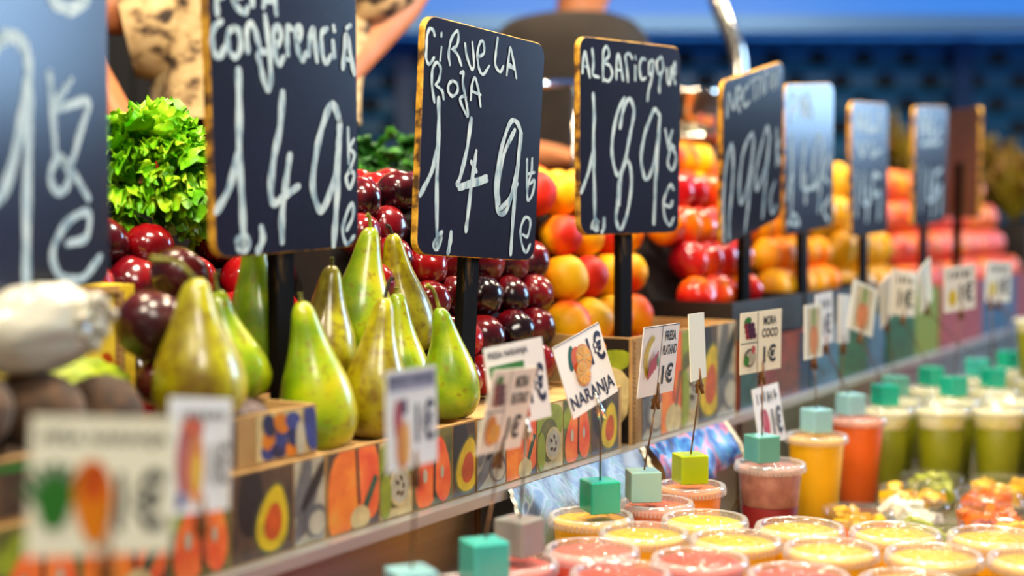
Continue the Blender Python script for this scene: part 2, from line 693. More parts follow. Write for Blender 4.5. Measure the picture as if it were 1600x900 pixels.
def ribbon(mb, pts, w, off):
    """flat painted stroke in the local x-z plane"""
    L = smooth_line(pts, 6)
    n = len(L)
    vs, fs = [], []
    for i, p in enumerate(L):
        t = L[min(i + 1, n - 1)] - L[max(i - 1, 0)]
        t = t.normalized() if t.length > 1e-9 else Vector((1, 0))
        nn = Vector((-t.y, t.x))
        ww = w * (0.5 + 0.07 * math.sin(i * 0.9 + off * 90000))
        if i in (0, n - 1):
            ww *= 0.8
        for sgn in (1, -1):
            q = p + nn * ww * sgn
            vs.append((q.x, off, q.y))
    for i in range(n - 1):
        fs.append((2 * i, 2 * i + 1, 2 * i + 3, 2 * i + 2))
    mb.add(vs, fs)
    for end, nxt in ((L[0], L[1]), (L[-1], L[-2])):        # round stroke ends
        t = (end - nxt).normalized()
        nn = Vector((-t.y, t.x))
        ring = [end + (nn * math.cos(a) + t * math.sin(a)) * w * 0.42 for a in [PI * k / 6 for k in range(7)]]
        mb.add([(q.x, off, q.y) for q in ring], [tuple(range(7))])


STICKS, PEARS = [], []


def price_sign(loc, ypr, stick_bottom, label, board, groups, bw=BW, bh=BH, flip=False):
    """groups: (part name, stroke width m, crop origin, crop scale, strokes)"""
    root = empty('price_sign')
    mtx = sign_matrix(loc, ypr)
    root.matrix_world = mtx
    tag(root, label, 'price sign', 'chalkboard price signs')
    out = round_rect(bw, bh, 0.018, 5)
    # slightly worn outline
    out = [(x + 0.0012 * math.sin(37 * z + 11 * x + loc[0]), z + 0.0012 * math.sin(91 * x + loc[0] * 3)) for x, z in out]
    mb = MB()
    inner = [(x * (1 - 0.010), z * (1 - 0.008)) for x, z in out]
    k = len(out)
    mb.v += [(x, -BT / 2, z) for x, z in inner] + [(x, -BT / 2 + 0.0014, z) for x, z in out] + [(x, BT / 2, z) for x, z in out]
    mb.f.append(tuple(range(k)))
    mb.f.append(tuple(2 * k + i for i in reversed(range(k))))
    mb.m += [0, 2]
    mb.s += [False, False]
    for i in range(k):
        j = (i + 1) % k
        for q in (0, 1):
            mb.f.append((q * k + j, q * k + i, (q + 1) * k + i, (q + 1) * k + j))
            mb.m.append(1)
            mb.s.append(False)
    mb.build('board', [M[board], M['board_edge'], M['board_back']], root)
    # square stick behind the board, running down into the fruit
    inv = mtx.inverted()
    zb = -(loc[2] - stick_bottom)
    st = MB()
    st.box((0.0, BT / 2 + 0.0065, zb / 2), (0.026, 0.013, abs(zb)), 0)
    st.build('stick', M['blackwood'], root)
    STICKS.append((mtx @ Vector((0, BT / 2 + 0.0065, zb)), mtx @ Vector((0, BT / 2 + 0.0065, -0.03))))
    for pname, w, org, sc, strokes in groups:
        mb = MB()
        off = -BT / 2 - 0.0004
        for s in strokes:
            pts = []
            for x, y in s:
                d = ray(org[0] + x / sc, org[1] + y / sc)
                o_l = inv @ EYE
                d_l = inv.to_3x3() @ d
                t = (-BT / 2 - o_l.y) / d_l.y
                q = o_l + d_l * t
                pts.append((max(-bw / 2 + .003, min(bw / 2 - .003, q.x)), max(-bh / 2 + .003, min(bh / 2 - .003, q.z))))
            off -= 0.00004
            ribbon(mb, pts, w, off)
        mb.build(pname, M['chalk'], root)
    return root


# --- pear sign
E2 = [[(130, 100), (125, -40), (150, -110), (195, -60), (135, -10)],
      [(345, 50), (320, 90), (270, 50), (245, -10), (300, -30), (290, -80), (250, -60), (248, 0)],
      [(380, 40), (375, -60), (420, -80)],
      [(455, 50), (470, -60), (500, -110), (530, -20), (545, 100)], [(465, 10), (535, 5)]]
C2 = [[(160, 150), (110, 190), (85, 280), (110, 370), (150, 400), (180, 330)],
      [(245, 190), (205, 240), (210, 350), (260, 400), (295, 330), (280, 220), (245, 190)],
      [(345, 365), (335, 230), (355, 165), (390, 200), (425, 330)],
      [(465, 110), (485, 280), (500, 400), (505, 560), (490, 630), (460, 580), (430, 450), (420, 370), (480, 365)],
      [(545, 330), (578, 260), (555, 180), (522, 240), (540, 400), (570, 450), (595, 400)],
      [(625, 385), (620, 280), (625, 190), (652, 205)],
      [(690, 300), (718, 240), (700, 180), (678, 240), (700, 370), (730, 420), (752, 370)],
      [(770, 390), (780, 260), (800, 200), (815, 300), (830, 430)],
      [(900, 200), (860, 240), (865, 370), (895, 440), (930, 390)],
      [(940, 290), (950, 400)], [(945, 185), (950, 215)],
      [(1010, 480), (1025, 330), (1035, 240), (1060, 360), (1090, 520)], [(1020, 410), (1075, 430)], [(1038, 198), (1062, 180)]]
N2 = [[(280, -410), (285, -100), (285, 200), (305, 500), (315, 760)], [(270, 190), (215, 420), (120, 590)],
      [(270, 800), (310, 760), (350, 800), (320, 860), (280, 830), (330, 810)], [(440, 700), (450, 780), (415, 870)],
      [(590, -250), (570, 0), (530, 200), (505, 430), (530, 530), (600, 480), (700, 410)],
      [(640, 190), (610, 400), (585, 620), (585, 800)],
      [(990, -50), (940, -170), (880, -50), (830, 150), (800, 400), (840, 560), (880, 560), (960, 330), (985, 100), (990, -50)],
      [(985, 50), (975, 400), (960, 650), (948, 840)]]
K2 = [[(1050, 0), (1055, 250)], [(1092, 80), (1062, 140), (1095, 190), (1060, 300), (1036, 350), (1060, 425), (1095, 330), (1062, 300)],
      [(1040, 720), (1085, 620), (1080, 530), (1040, 600), (1012, 720), (1040, 815), (1092, 760)]]
price_sign((1.0928, 0.9362, 1.249), (-1.8, 1.7, -2.8), 0.913, 'blue chalkboard reading pera conferencia 1,49, standing over the green pears', 'board',
           [('chalk_name', 0.0066, (310, 0), 4.5, E2 + C2), ('chalk_price', 0.0085, (310, 200), 4.5, N2), ('chalk_unit', 0.0048, (310, 200), 4.5, K2)])

# --- plum sign
A3 = [[(205, 190), (195, 150), (165, 130), (125, 190), (105, 290), (120, 370), (160, 425), (200, 370)],
      [(262, 285), (250, 395)], [(262, 168), (260, 195)],
      [(330, 430), (320, 330), (345, 210), (390, 150), (402, 200), (388, 270), (350, 300)], [(355, 300), (395, 350), (425, 435)],
      [(455, 255), (470, 360), (510, 465), (530, 420), (515, 245)],
      [(560, 370), (612, 330), (605, 240), (578, 250), (558, 340), (570, 460), (605, 510), (655, 440)],
      [(725, 205), (710, 330), (705, 430), (745, 490), (772, 440)],
      [(800, 515), (815, 380), (830, 290), (855, 400), (880, 540)], [(815, 420), (862, 455)], [(815, 445), (868, 470)],
      [(200, 740), (180, 600), (185, 470), (220, 410), (252, 460), (240, 550), (210, 595)], [(215, 600), (265, 650), (277, 715)],
      [(350, 560), (320, 590), (315, 650), (350, 690), (390, 650), (388, 590), (350, 560)],
      [(415, 500), (440, 490), (435, 580), (460, 720), (478, 835), (465, 845), (412, 720), (440, 690), (462, 700)],
      [(500, 720), (510, 600), (535, 540), (560, 620), (582, 775)], [(510, 650), (582, 680)]]
N3 = [[(176, -105), (176, 100), (165, 400), (165, 740)], [(166, 200), (135, 340), (60, 490)],
      [(195, 715), (150, 780), (165, 820), (190, 740), (155, 800)], [(252, 715), (245, 780), (232, 845)],
      [(375, 20), (350, 200), (310, 370), (295, 430), (400, 400), (470, 375)], [(300, 450), (420, 415), (472, 398)],
      [(405, 220), (375, 430), (355, 600), (342, 710)], [(375, 285), (405, 345)],
      [(682, 110), (650, 40), (610, 50), (560, 200), (525, 400), (530, 540), (550, 605), (600, 560), (650, 350), (680, 120)],
      [(640, 90), (570, 250), (538, 450), (545, 540)], [(675, 110), (660, 300), (635, 560), (615, 850)],
      [(655, 420), (600, 520), (545, 580)]]
K3 = [[(717, 270), (715, 450)], [(748, 265), (742, 350), (720, 440), (722, 520), (750, 480), (762, 400), (735, 420)], [(720, 360), (762, 350)],
      [(690, 730), (720, 740), (737, 650), (705, 625), (676, 700), (685, 790), (710, 840), (735, 790)]]
price_sign((1.4351, 0.924, 1.2339), (-7.1, 0.7, 3.3), 0.913, 'dark chalkboard reading ciruela roja 1,49, standing over the dark red plums', 'board',
           [('chalk_name', 0.0039, (640, 20), 5.295, A3), ('chalk_price', 0.0062, (640, 180), 3.914, N3), ('chalk_unit', 0.0042, (640, 180), 3.914, K3)], bw=0.225)

# --- apricot sign
C4 = [[(105, 340), (110, 250), (125, 160), (145, 260), (165, 375)], [(105, 275), (150, 295)],
      [(185, 140), (195, 250), (190, 350), (240, 375)],
      [(275, 405), (275, 260), (278, 160), (305, 120), (325, 190), (285, 250), (330, 280), (350, 350), (320, 405), (280, 390)],
      [(385, 390), (385, 260), (400, 180), (420, 270), (440, 400)], [(385, 310), (430, 320)],
      [(480, 410), (470, 300), (460, 200), (490, 180), (515, 220)],
      [(540, 280), (540, 400)], [(540, 200), (545, 225)],
      [(625, 230), (595, 220), (575, 290), (590, 390), (625, 380)],
      [(682, 230), (655, 260), (655, 350), (680, 330), (690, 240)], [(688, 300), (672, 400), (650, 480), (640, 570)],
      [(740, 210), (715, 260), (735, 350), (770, 310), (760, 220), (740, 210)], [(755, 330), (740, 420), (738, 500)],
      [(800, 300), (805, 400), (825, 430), (835, 290)],
      [(850, 380), (870, 330), (865, 250), (850, 330), (870, 430)]]
N4 = [[(184, -268), (190, -100), (185, 100), (190, 400), (195, 690)], [(180, 180), (150, 330), (88, 505)],
      [(170, 780), (200, 710), (215, 800), (180, 760), (222, 735)], [(268, 705), (265, 780), (250, 815)],
      [(425, -235), (368, -108), (330, 100), (335, 250), (375, 370), (430, 260), (460, 100), (490, -50), (500, -145), (463, -230), (415, -136), (392, 0)],
      [(445, 240), (390, 400), (370, 600), (360, 720), (400, 790), (450, 650), (480, 450), (470, 300), (440, 240)], [(400, 380), (385, 600)],
      [(699, -100), (661, -146), (614, -42), (576, 81), (555, 250), (590, 400), (640, 330), (680, 150), (702, -60)],
      [(702, -90), (690, 100), (670, 400), (655, 750)]]
K4 = [[(745, 10), (775, 170)], [(800, 20), (780, 110), (815, 150)], [(790, 150), (765, 270), (800, 330), (830, 230), (795, 140)],
      [(810, 480), (785, 445), (735, 560), (740, 690), (780, 760), (812, 700)], [(740, 600), (785, 615), (800, 570)]]
price_sign((1.8234, 0.9191, 1.2588), (-13.1, 0.2, -0.3), 0.885, 'dark chalkboard reading albaricoque 1,89, standing over the yellow apricots', 'board',
           [('chalk_name', 0.0042, (890, 50), 5.294, C4), ('chalk_price', 0.006, (890, 200), 5.0, N4), ('chalk_unit', 0.0045, (890, 200), 5.0, K4)], bw=0.225)

# --- nectarine sign and the next ones along the row (one survey crop)
H5 = [[(75, 300), (82, 190), (105, 265), (118, 165)], [(122, 230), (140, 190), (128, 160), (118, 220), (132, 275)],
      [(172, 150), (148, 190), (152, 250), (178, 225)], [(178, 140), (212, 118)], [(195, 130), (198, 220)],
      [(215, 210), (225, 110), (240, 195)], [(248, 185), (246, 105), (262, 100)], [(272, 95), (272, 170)],
      [(284, 175), (287, 90), (300, 160), (308, 78)]]
N5 = [[(60, 865), (52, 700), (70, 520), (95, 420), (102, 550), (85, 750), (85, 850)],
      [(195, 400), (185, 375), (150, 450), (130, 600), (138, 690), (170, 600), (195, 440)], [(196, 400), (175, 650), (155, 820)],
      [(268, 390), (255, 345), (225, 450), (205, 560), (210, 630), (250, 520), (268, 400)], [(266, 400), (250, 580), (235, 755)]]
K5 = [[(300, 350), (300, 520)], [(314, 400), (303, 450), (314, 510)], [(292, 590), (272, 660), (278, 735), (300, 700)]]
price_sign((2.2287, 0.8958, 1.2533), (-4.7, 6.8, -12.8), 0.969, 'tilted blue chalkboard reading nectarina 1,99 above the red nectarines', 'board',
           [('chalk_name', 0.0058, (1110, 80), 2.905, H5), ('chalk_price', 0.0075, (1110, 80), 2.905, N5), ('chalk_unit', 0.006, (1110, 80), 2.905, K5)])
H6 = [[(365, 320), (368, 205), (395, 210), (392, 255), (368, 265)], [(412, 215), (412, 300)], [(425, 300), (420, 190), (440, 300)], [(450, 310), (445, 190), (470, 310)]]
N6 = [[(368, 380), (370, 560), (366, 750)], [(366, 560), (335, 680)], [(350, 790), (378, 740), (400, 785), (360, 780)],
      [(428, 400), (415, 600), (440, 628), (485, 600)], [(432, 560), (430, 690)],
      [(505, 400), (490, 380), (468, 500), (472, 625), (500, 540), (510, 420)], [(508, 420), (498, 600), (490, 730)], [(540, 470), (515, 560), (535, 600)], [(540, 660), (512, 720), (535, 770)]]
price_sign((2.5499, 0.9119, 1.2568), (-4.9, 1.4, -4.5), 0.975, 'greyish blue chalkboard priced 1,49 over the orange apricots, right of the tilted one', 'board',
           [('chalk_name', 0.0065, (1110, 80), 2.905, H6), ('chalk_price', 0.008, (1110, 80), 2.905, N6)])
N7 = [[(275, 310), (280, 250), (297, 310), (300, 250)], [(318, 250), (315, 310), (335, 300)], [(350, 250), (345, 310)], [(280, 345), (295, 385), (305, 345)], [(325, 345), (322, 385), (350, 370)],
      [(275, 440), (275, 575)], [(300, 440), (296, 530), (318, 530)], [(312, 490), (308, 590)], [(348, 450), (328, 450), (328, 510), (348, 505), (345, 585)]]
price_sign((2.9095, 0.9086, 1.2458), (-3.0, 0.3, -2.6), 0.935, 'narrow looking greyish chalkboard with two lines of name between the pink and yellow fruit', 'board',
           [('chalk_price', 0.011, (1200, 50), 2.0, N7)])
N8 = [[(475, 330), (478, 250), (495, 325), (498, 250)], [(515, 260), (510, 325), (535, 310)], [(480, 350), (535, 345)],
      [(480, 420), (478, 560)], [(505, 430), (500, 520), (520, 520)], [(515, 480), (512, 580)], [(540, 430), (522, 450), (526, 510), (540, 480), (536, 570)]]
price_sign((3.3232, 0.8934, 1.2644), (-4.7, 1.5, -3.8), 0.935, 'greyish chalkboard beside the board that shows its brown back', 'board',
           [('chalk_price', 0.012, (1200, 50), 2.0, N8)])
price_sign((3.66, 0.90, 1.2797), (37.0, 0, 0), 0.935, 'chalkboard turned away showing its dark brown back and pale edge', 'board', [])
# --- nearest sign at the left edge
N1 = [[(88, 210), (72, 140), (30, 110), (-20, 150), (-70, 300), (-72, 550), (-20, 615), (20, 560), (60, 400), (82, 250)],
      [(87, 180), (86, 400), (80, 650), (80, 868)], [(150, -30), (160, 0), (195, 24), (235, 24), (268, -10)]]
K1 = [[(150, 222), (160, 330), (168, 470)], [(215, 245), (170, 330), (268, 310), (245, 400), (215, 500), (180, 480), (152, 540), (180, 590), (212, 545), (190, 485)], [(222, 525), (270, 608)],
      [(205, 745), (262, 725), (268, 650), (205, 680), (160, 770), (185, 845), (250, 850), (305, 785)]]
price_sign((0.7855, 0.9426, 1.222), (16.0, 1.6, -2.5), 0.962, 'dark chalkboard ending in a 9 kg price beside the green lettuce', 'board',
           [('chalk_price', 0.0115, (0, 0), 1.957, N1), ('chalk_unit', 0.008, (0, 0), 1.957, K1)])

# ================================================================== FRUIT BOXES AND PRINTED FRONTS
def print_panel(fl, x0, x1, z0, z1, kind):
    w, h = x1 - x0, z1 - z0
    cx, cz = (x0 + x1) / 2, (z0 + z1) / 2
    q = lambda u, v: (x0 + w * u, z0 + h * v)
    def clip(pts):
        return [(min(max(x, x0), x1), min(max(z, z0), z1)) for x, z in pts]
    def E_(u, v, rx, rz, ang, m, egg=0.0):
        fl.poly(clip(ell(*q(u, v), rx * h, rz * h, ang, 18, egg=egg)), M[m])
    if kind == 'papaya':
        fl.rect(x0, x1, z0, z1, M['p_ground'])
        E_(0.30, 0.5, 0.34, 0.62, -8, 'p_papaya', 0.15)
        E_(0.78, 0.62, 0.26, 0.55, 6, 'p_mangored', 0.1)
        E_(0.62, 0.12, 0.20, 0.16, 0, 'p_cream')
        fl.line([q(0.55, 0.98), q(0.60, 0.30)], w * 0.05, M['p_black'])
        fl.line([q(0.94, 0.6), q(0.72, 0.25)], w * 0.10, M['p_dgreen'])
    elif kind == 'avocado':
        fl.rect(x0, x1, z0, z1, M['p_ground'])
        E_(0.30, 0.72, 0.22, 0.46, 0, 'p_black', 0.25)
        E_(0.66, 0.42, 0.30, 0.42, -12, 'p_olive', 0.3)
        E_(0.66, 0.42, 0.26, 0.38, -12, 'p_yellow', 0.3)
        E_(0.66, 0.38, 0.15, 0.22, -12, 'p_orange_d', 0.15)
    elif kind == 'mango':
        fl.rect(x0, x1, z0, z1, M['p_olive'])
        E_(0.3, 0.75, 0.35, 0.18, 20, 'p_lime')
        E_(0.34, 0.36, 0.24, 0.42, -10, 'p_mangored', 0.15)
        E_(0.72, 0.46, 0.20, 0.46, 8, 'p_mangored', 0.15)
        E_(0.30, 0.42, 0.05, 0.10, 0, 'p_white')
        E_(0.73, 0.42, 0.04, 0.09, 0, 'p_white')
        fl.line([q(0.52, 0.1), q(0.54, 0.8)], w * 0.05, M['p_black'])
    elif kind == 'custard':
        fl.rect(x0, x1, z0, z1, M['p_cream'])
        E_(0.5, 0.72, 0.46, 0.30, 0, 'p_lime')
        E_(0.45, 0.45, 0.30, 0.34, 0, 'p_olive')
        E_(0.62, 0.38, 0.24, 0.26, 0, 'p_cream')
        E_(0.62, 0.38, 0.20, 0.22, 0, 'p_white')
        for q_ in range(5):
            E_(0.62 + 0.10 * math.cos(1.3 * q_), 0.38 + 0.11 * math.sin(1.3 * q_), 0.025, 0.045, 30 * q_, 'p_brown')
        E_(0.15, 0.30, 0.12, 0.30, 0, 'p_lime')
    elif kind == 'palm':
        fl.rect(x0, x1, z0, z1, M['p_white'])
        for k in range(4):
            E_(0.2 + 0.2 * (k % 2), 0.2 + 0.22 * k, 0.10, 0.32, -55 + 18 * k, 'p_grey')
        E_(0.7, 0.72, 0.08, 0.42, -40, 'p_black')
        E_(0.72, 0.25, 0.22, 0.20, 0, 'p_grey')
        E_(0.74, 0.22, 0.16, 0.15, 0, 'p_white')
    elif kind == 'orange':
        fl.rect(x0, x1, z0, z1, M['p_ground'])
        E_(0.35, 0.45, 0.36, 0.42, 0, 'p_orange_d')
        E_(0.70, 0.50, 0.30, 0.46, 12, 'p_orange', 0.1)
        E_(0.55, 0.18, 0.18, 0.16, 0, 'p_yellow')
        fl.line([q(0.1, 0.9), q(0.9, 0.75)], h * 0.12, M['p_green'])
    elif kind == 'grapes':
        fl.rect(x0, x1, z0, z1, M['p_cream'])
        for k in range(9):
            E_(0.2 + 0.2 * (k % 3), 0.2 + 0.28 * (k // 3), 0.27, 0.2, 20 * k, ('p_blue', 'p_orange', 'p_navy')[(k * 2 + k // 3) % 3])
        E_(0.72, 0.35, 0.16, 0.4, 0, 'p_white')
        E_(0.9, 0.6, 0.22, 0.6, 10, 'p_blue')
    elif kind == 'white_drop':
        fl.rect(x0, x1, z0, z1, M['p_black'])
        E_(0.55, 0.75, 0.34, 0.12, 15, 'p_lime')
        E_(0.58, 0.40, 0.30, 0.34, 0, 'p_cream', -0.35)
        E_(0.2, 0.85, 0.22, 0.14, 0, 'p_blue')
        E_(0.3, 0.92, 0.2, 0.08, 0, 'p_orange')


M['p_cyan'] = printed('print_sky_blue', (84, 132, 166), 0.5)
M['p_bgreen'] = printed('print_bright_green', (30, 112, 56), 0.5)


def fruit_box(label, x0, x1, y1, z0, z1, m, panels, left=None, corrug=False, y0=YF, bottom=0.006, group='fruit boxes along the counter'):
    """open box on the counter: four walls, floor, printed panels on the front, optional printed left side and bare fluted edge"""
    root = empty('fruit_box', ((x0 + x1) / 2, (y0 + y1) / 2, z0))
    tag(root, label, 'box', group)
    t = 0.005
    part(MB().bbox(x0, x1, y0, y0 + t, z0, z1), 'front_wall', m, root)
    part(MB().bbox(x0, x1, y1 - t, y1, z0, z1), 'back_wall', m, root)
    part(MB().bbox(x0, x0 + t, y0 + t, y1 - t, z0, z1), 'side_wall', m, root)
    part(MB().bbox(x1 - t, x1, y0 + t, y1 - t, z0, z1), 'side_wall', m, root)
    part(MB().bbox(x0 + t, x1 - t, y0 + t, y1 - t, z0, z0 + bottom), 'box_floor', m, root)
    for a, b, kind in panels:
        fl = Flat(y0 - 0.0004)
        if kind.startswith('p_'):
            fl.rect(a + .001, b - .001, z0 + 0.002, z1 - 0.002, M[kind])
        else:
            print_panel(fl, a + .001, b - .001, z0 + 0.002, z1 - 0.002, kind)
        o = fl.build('printed_panel', root)
        o.matrix_parent_inverse = W(root).inverted()
    if left:
        fl = Flat(0.0)
        print_panel(fl, 0, 0.09, z0 + 0.002, z1 - 0.002, left)
        o = fl.build('printed_side', root)
        # turn the print onto the side that faces -X
        o.matrix_parent_inverse = W(root).inverted() @ Matrix.Translation((x0 - 0.0004, y0 + 0.092, 0)) @ Matrix.Rotation(-PI / 2, 4, 'Z')
    if corrug:
        mb = MB()
        n = int((z1 - z0) / 0.0034)
        for k in range(n):                                  # the zigzag flute of a cut cardboard edge
            za = z0 + (z1 - z0) * k / n
            mb.box((x0 + 0.003 + (0.0032 if k % 2 else 0), y0 - 0.0016, za + 0.0017), (0.0062, 0.0028, 0.0019), 0)
        mb.bbox(x0 - 0.0012, x0 + 0.0004, y0 - 0.0032, y0, z0, z1, 0)
        mb.bbox(x0 + 0.0108, x0 + 0.0124, y0 - 0.0032, y0, z0, z1, 0)
        mb.bbox(x0, x0 + 0.011, y0 - 0.0006, y0 - 0.0001, z0, z1, 1)
        part(mb, 'fluted_edge', [M['carton'], M['carton_dark']], root)
    return root


def xs_at(px, Y=YF):
    return at(px, 335, Y).x


def seq(px_list, kinds):
    X = [xs_at(p) for p in px_list]
    return [(a, b, k) for a, b, k in zip(X[:-1], X[1:], kinds)]


fruit_box('low fruit box with avocado and palm prints under the kiwis', 0.35, xs_at(506), 1.44, Z_LEDGE, Z_SHELF + 0.004, M['carton'],
          seq([-330, -160, -20, 120, 255, 355, 455, 504], ['papaya', 'orange', 'mango', 'papaya', 'mango', 'avocado', 'palm']), bottom=0.078)
fruit_box('low fruit box with papaya, mango and avocado prints under the pears', xs_at(508), xs_at(742), 1.44, Z_LEDGE, Z_SHELF + 0.004, M['carton'],
          seq([508, 590, 642, 706, 742], ['papaya', 'custard', 'mango', 'avocado']), bottom=0.078)
fruit_box('low fruit box with palm, custard apple and mango prints under the plums', xs_at(744), xs_at(972), 1.44, Z_LEDGE, Z_SHELF + 0.004, M['carton'],
          seq([744, 790, 838, 880, 924, 968], ['palm', 'papaya', 'custard', 'mango', 'avocado']), bottom=0.078)
fruit_box('taller fruit box with a bare fluted corner edge, under the apricots', xs_at(986), xs_at(1152), 1.42, Z_LEDGE, 0.982, M['carton'],
          seq([1004, 1034, 1066, 1092, 1122, 1150], ['palm', 'papaya', 'custard', 'avocado', 'palm']), left='white_drop', corrug=True, bottom=0.05)
# coloured block strip under the nectarines
XD0, XD1 = xs_at(1158), xs_at(1268)
fruit_box('low box with a blue, terracotta and maroon block pattern, under the nectarines', XD0, XD1, 1.285, Z_LEDGE, 0.945, M['p_terracotta'],
          [(XD0, XD0 + .075, 'p_teal'), (XD0 + .075, XD0 + .15, 'p_maroon'), (XD0 + .15, XD0 + .27, 'p_terracotta'), (XD0 + .27, XD1, 'p_navy')], bottom=0.08)
fruit_box('black plastic crate holding the red nectarines', XD0 + 0.005, XD1, 1.28, 0.9455, 1.008, M['blackplastic'], [], y0=0.875, bottom=0.03)
XE0, XE1 = xs_at(1272), xs_at(1385)
fruit_box('low box with pale blue and green panels, under the orange fruit', XE0, XE1, 1.285, Z_LEDGE, 0.945, M['p_cyan'],
          [(XE0, XE0 + .14, 'p_cyan'), (XE0 + .14, XE0 + .32, 'p_bgreen'), (XE0 + .32, XE1, 'p_cyan')], bottom=0.08)
fruit_box('black plastic crate holding the orange apricots', XE0 + 0.005, XE1, 1.28, 0.9455, 1.008, M['blackplastic'], [], y0=0.875, bottom=0.03)
XG0, XG1 = xs_at(1390), xs_at(1470)
fruit_box('green sided box under the yellow mangoes', XG0, XG1, 1.285, Z_LEDGE, 0.985, M['p_bgreen'],
          [(XG0, XG0 + .2, 'p_bgreen'), (XG0 + .2, XG1, 'p_lime')], bottom=0.1)
XH0, XH1 = xs_at(1473), 4.9
fruit_box('long box with pink and blue panels at the far end of the stall', XH0, XH1, 1.285, Z_LEDGE, 0.985, M['p_pink'],
          [(XH0, XH0 + .4, 'p_pink'), (XH0 + .4, XH0 + .8, 'p_cyan'), (XH0 + .8, XH1, 'p_pink')], bottom=0.1)

# ================================================================== FRUIT
def globe(D, tall=1.0, dimple=0.16, groove=0.035, seg=28, rings=16, bot=0.03, lump=0.0, seed=0, point=0.0):
    """round stone fruit: stem dimple on +z, suture groove on the +x meridian"""
    mb = MB()

    def fn(u, v):
        th = PI * v
        ph = 2 * PI * u
        r = D / 2
        r *= 1 - dimple * math.exp(-(th / 0.33) ** 2) - bot * math.exp(-((PI - th) / 0.3) ** 2)
        dp = min(ph, 2 * PI - ph)
        r *= 1 - groove * math.exp(-(dp / 0.16) ** 2) * math.sin(th) ** 0.6 if th > 0 and th < PI else 1
        if lump:
            p = Vector((math.sin(th) * math.cos(ph), math.sin(th) * math.sin(ph), math.cos(th)))
            r *= 1 + lump * noise.noise(p * 1.7 + Vector((seed, seed * 2, 0)))
        return (r * math.sin(th) * math.cos(ph), r * math.sin(th) * math.sin(ph), r * math.cos(th) * tall)
    mb.grid(fn, seg, rings)
    # weld the seam
    n = rings + 1
    remap = {seg * n + j: j for j in range(n)}
    mb.f = [tuple(remap.get(i, i) for i in f) for f in mb.f]
    mb.f = [tuple(dict.fromkeys(f)) for f in mb.f]
    return mb


M['plum'] = fruit_mat('dark_plum_skin', [(0.12, (26, 5, 14)), (0.4, (66, 8, 20)), (0.72, (112, 10, 22)), (1.0, (140, 22, 26))], 2, 0.026, 45, 0.5, 0.35, 0.17,
                      speck=(190, 90, 80), speck_scale=700, speck_at=0.70, spec=0.6, coat=0.25)
M['plum_red'] = fruit_mat('bright_red_plum_skin', [(0.1, (92, 5, 14)), (0.5, (146, 9, 20)), (1.0, (176, 24, 24))], 2, 0.026, 45, 0.4, 0.3, 0.16,
                          speck=(220, 120, 90), speck_scale=700, speck_at=0.71, spec=0.6, coat=0.25)
M['apricot'] = fruit_mat('apricot_skin', [(0.2, (250, 190, 2)), (0.56, (246, 160, 2)), (0.74, (236, 92, 8)), (1.0, (204, 34, 14))], 0, 0.036, 18, 0.42, 0.42, 0.5, spec=0.35)
M['apricot_orange'] = fruit_mat('orange_apricot_skin', [(0.05, (252, 184, 10)), (0.5, (248, 150, 10)), (1.0, (238, 100, 6))], 0, 0.04, 18, 0.3, 0.25, 0.5, spec=0.35)
M['nectarine'] = fruit_mat('nectarine_skin', [(0.0, (246, 150, 10)), (0.3, (230, 74, 12)), (0.6, (204, 26, 18)), (1.0, (150, 8, 26))], 0, 0.036, 22, 0.4, 0.25, 0.24, coat=0.25)
M['peach_pink'] = fruit_mat('salmon_pink_skin', [(0.0, (250, 150, 40)), (0.35, (244, 110, 66)), (0.7, (236, 90, 84)), (1.0, (240, 140, 110))], 0, 0.05, 14, 0.3, 0.25, 0.45)
M['mango'] = fruit_mat('yellow_mango_skin', [(0.0, (216, 150, 10)), (0.5, (246, 180, 10)), (1.0, (250, 200, 20))], 0, 0.05, 14, 0.3, 0.2, 0.4)
M['stem'] = noisy('fruit_stem', [(0.3, (70, 70, 20)), (0.7, (150, 150, 40))], 60, rough=0.7)
M['stem_dark'] = mat('dry_dark_stem', (40, 28, 16), 0.8)

PLUM_D, APR_D, NEC_D = 0.058, 0.070, 0.068
plum_mesh = [globe(PLUM_D, t, 0.14, 0.045, lump=0.05, seed=i).mesh('plum', M['plum']) for i, t in enumerate((1.05, 0.97, 1.1))]
plum_red_mesh = [globe(PLUM_D, t, 0.16, 0.03, lump=0.04, seed=i + 5).mesh('plum', M['plum_red']) for i, t in enumerate((0.95, 1.0))]
apr_mesh = [globe(APR_D, t, 0.12, 0.05, lump=0.04, seed=i).mesh('apricot', M['apricot']) for i, t in enumerate((0.97, 1.04))]
apo_mesh = [globe(APR_D, t, 0.12, 0.05, lump=0.04, seed=i + 3).mesh('apricot', M['apricot_orange']) for i, t in enumerate((0.96, 1.02))]
nec_mesh = [globe(NEC_D, t, 0.12, 0.05, lump=0.04, seed=i).mesh('nectarine', M['nectarine']) for i, t in enumerate((0.98, 1.04))]
pk_mesh = [globe(0.085, t, 0.10, 0.03, lump=0.05, seed=i).mesh('peach', M['peach_pink']) for i, t in enumerate((0.95, 1.05))]
mg_mesh = [globe(0.075, t, 0.04, 0.01, lump=0.08, seed=i).mesh('mango', M['mango']) for i, t in enumerate((1.35, 1.25))]


def riser(name_label, x0, x1, y_lo, z_lo, y_hi, z_hi, y_back):
    """solid sloping stand the rows of fruit lean on"""
    fr = lambda y, z, off: (x0 + (x1 - x0) * off, y, z)
    mb = MB().prism([(y_lo, z_lo), (y_back, z_lo), (y_back, z_hi), (y_hi, z_hi)], 0, 1, fr)
    o = mb.build('display_riser', M['dark_riser'])
    tag(o, name_label, 'display stand', 'risers under the fruit')
    return o


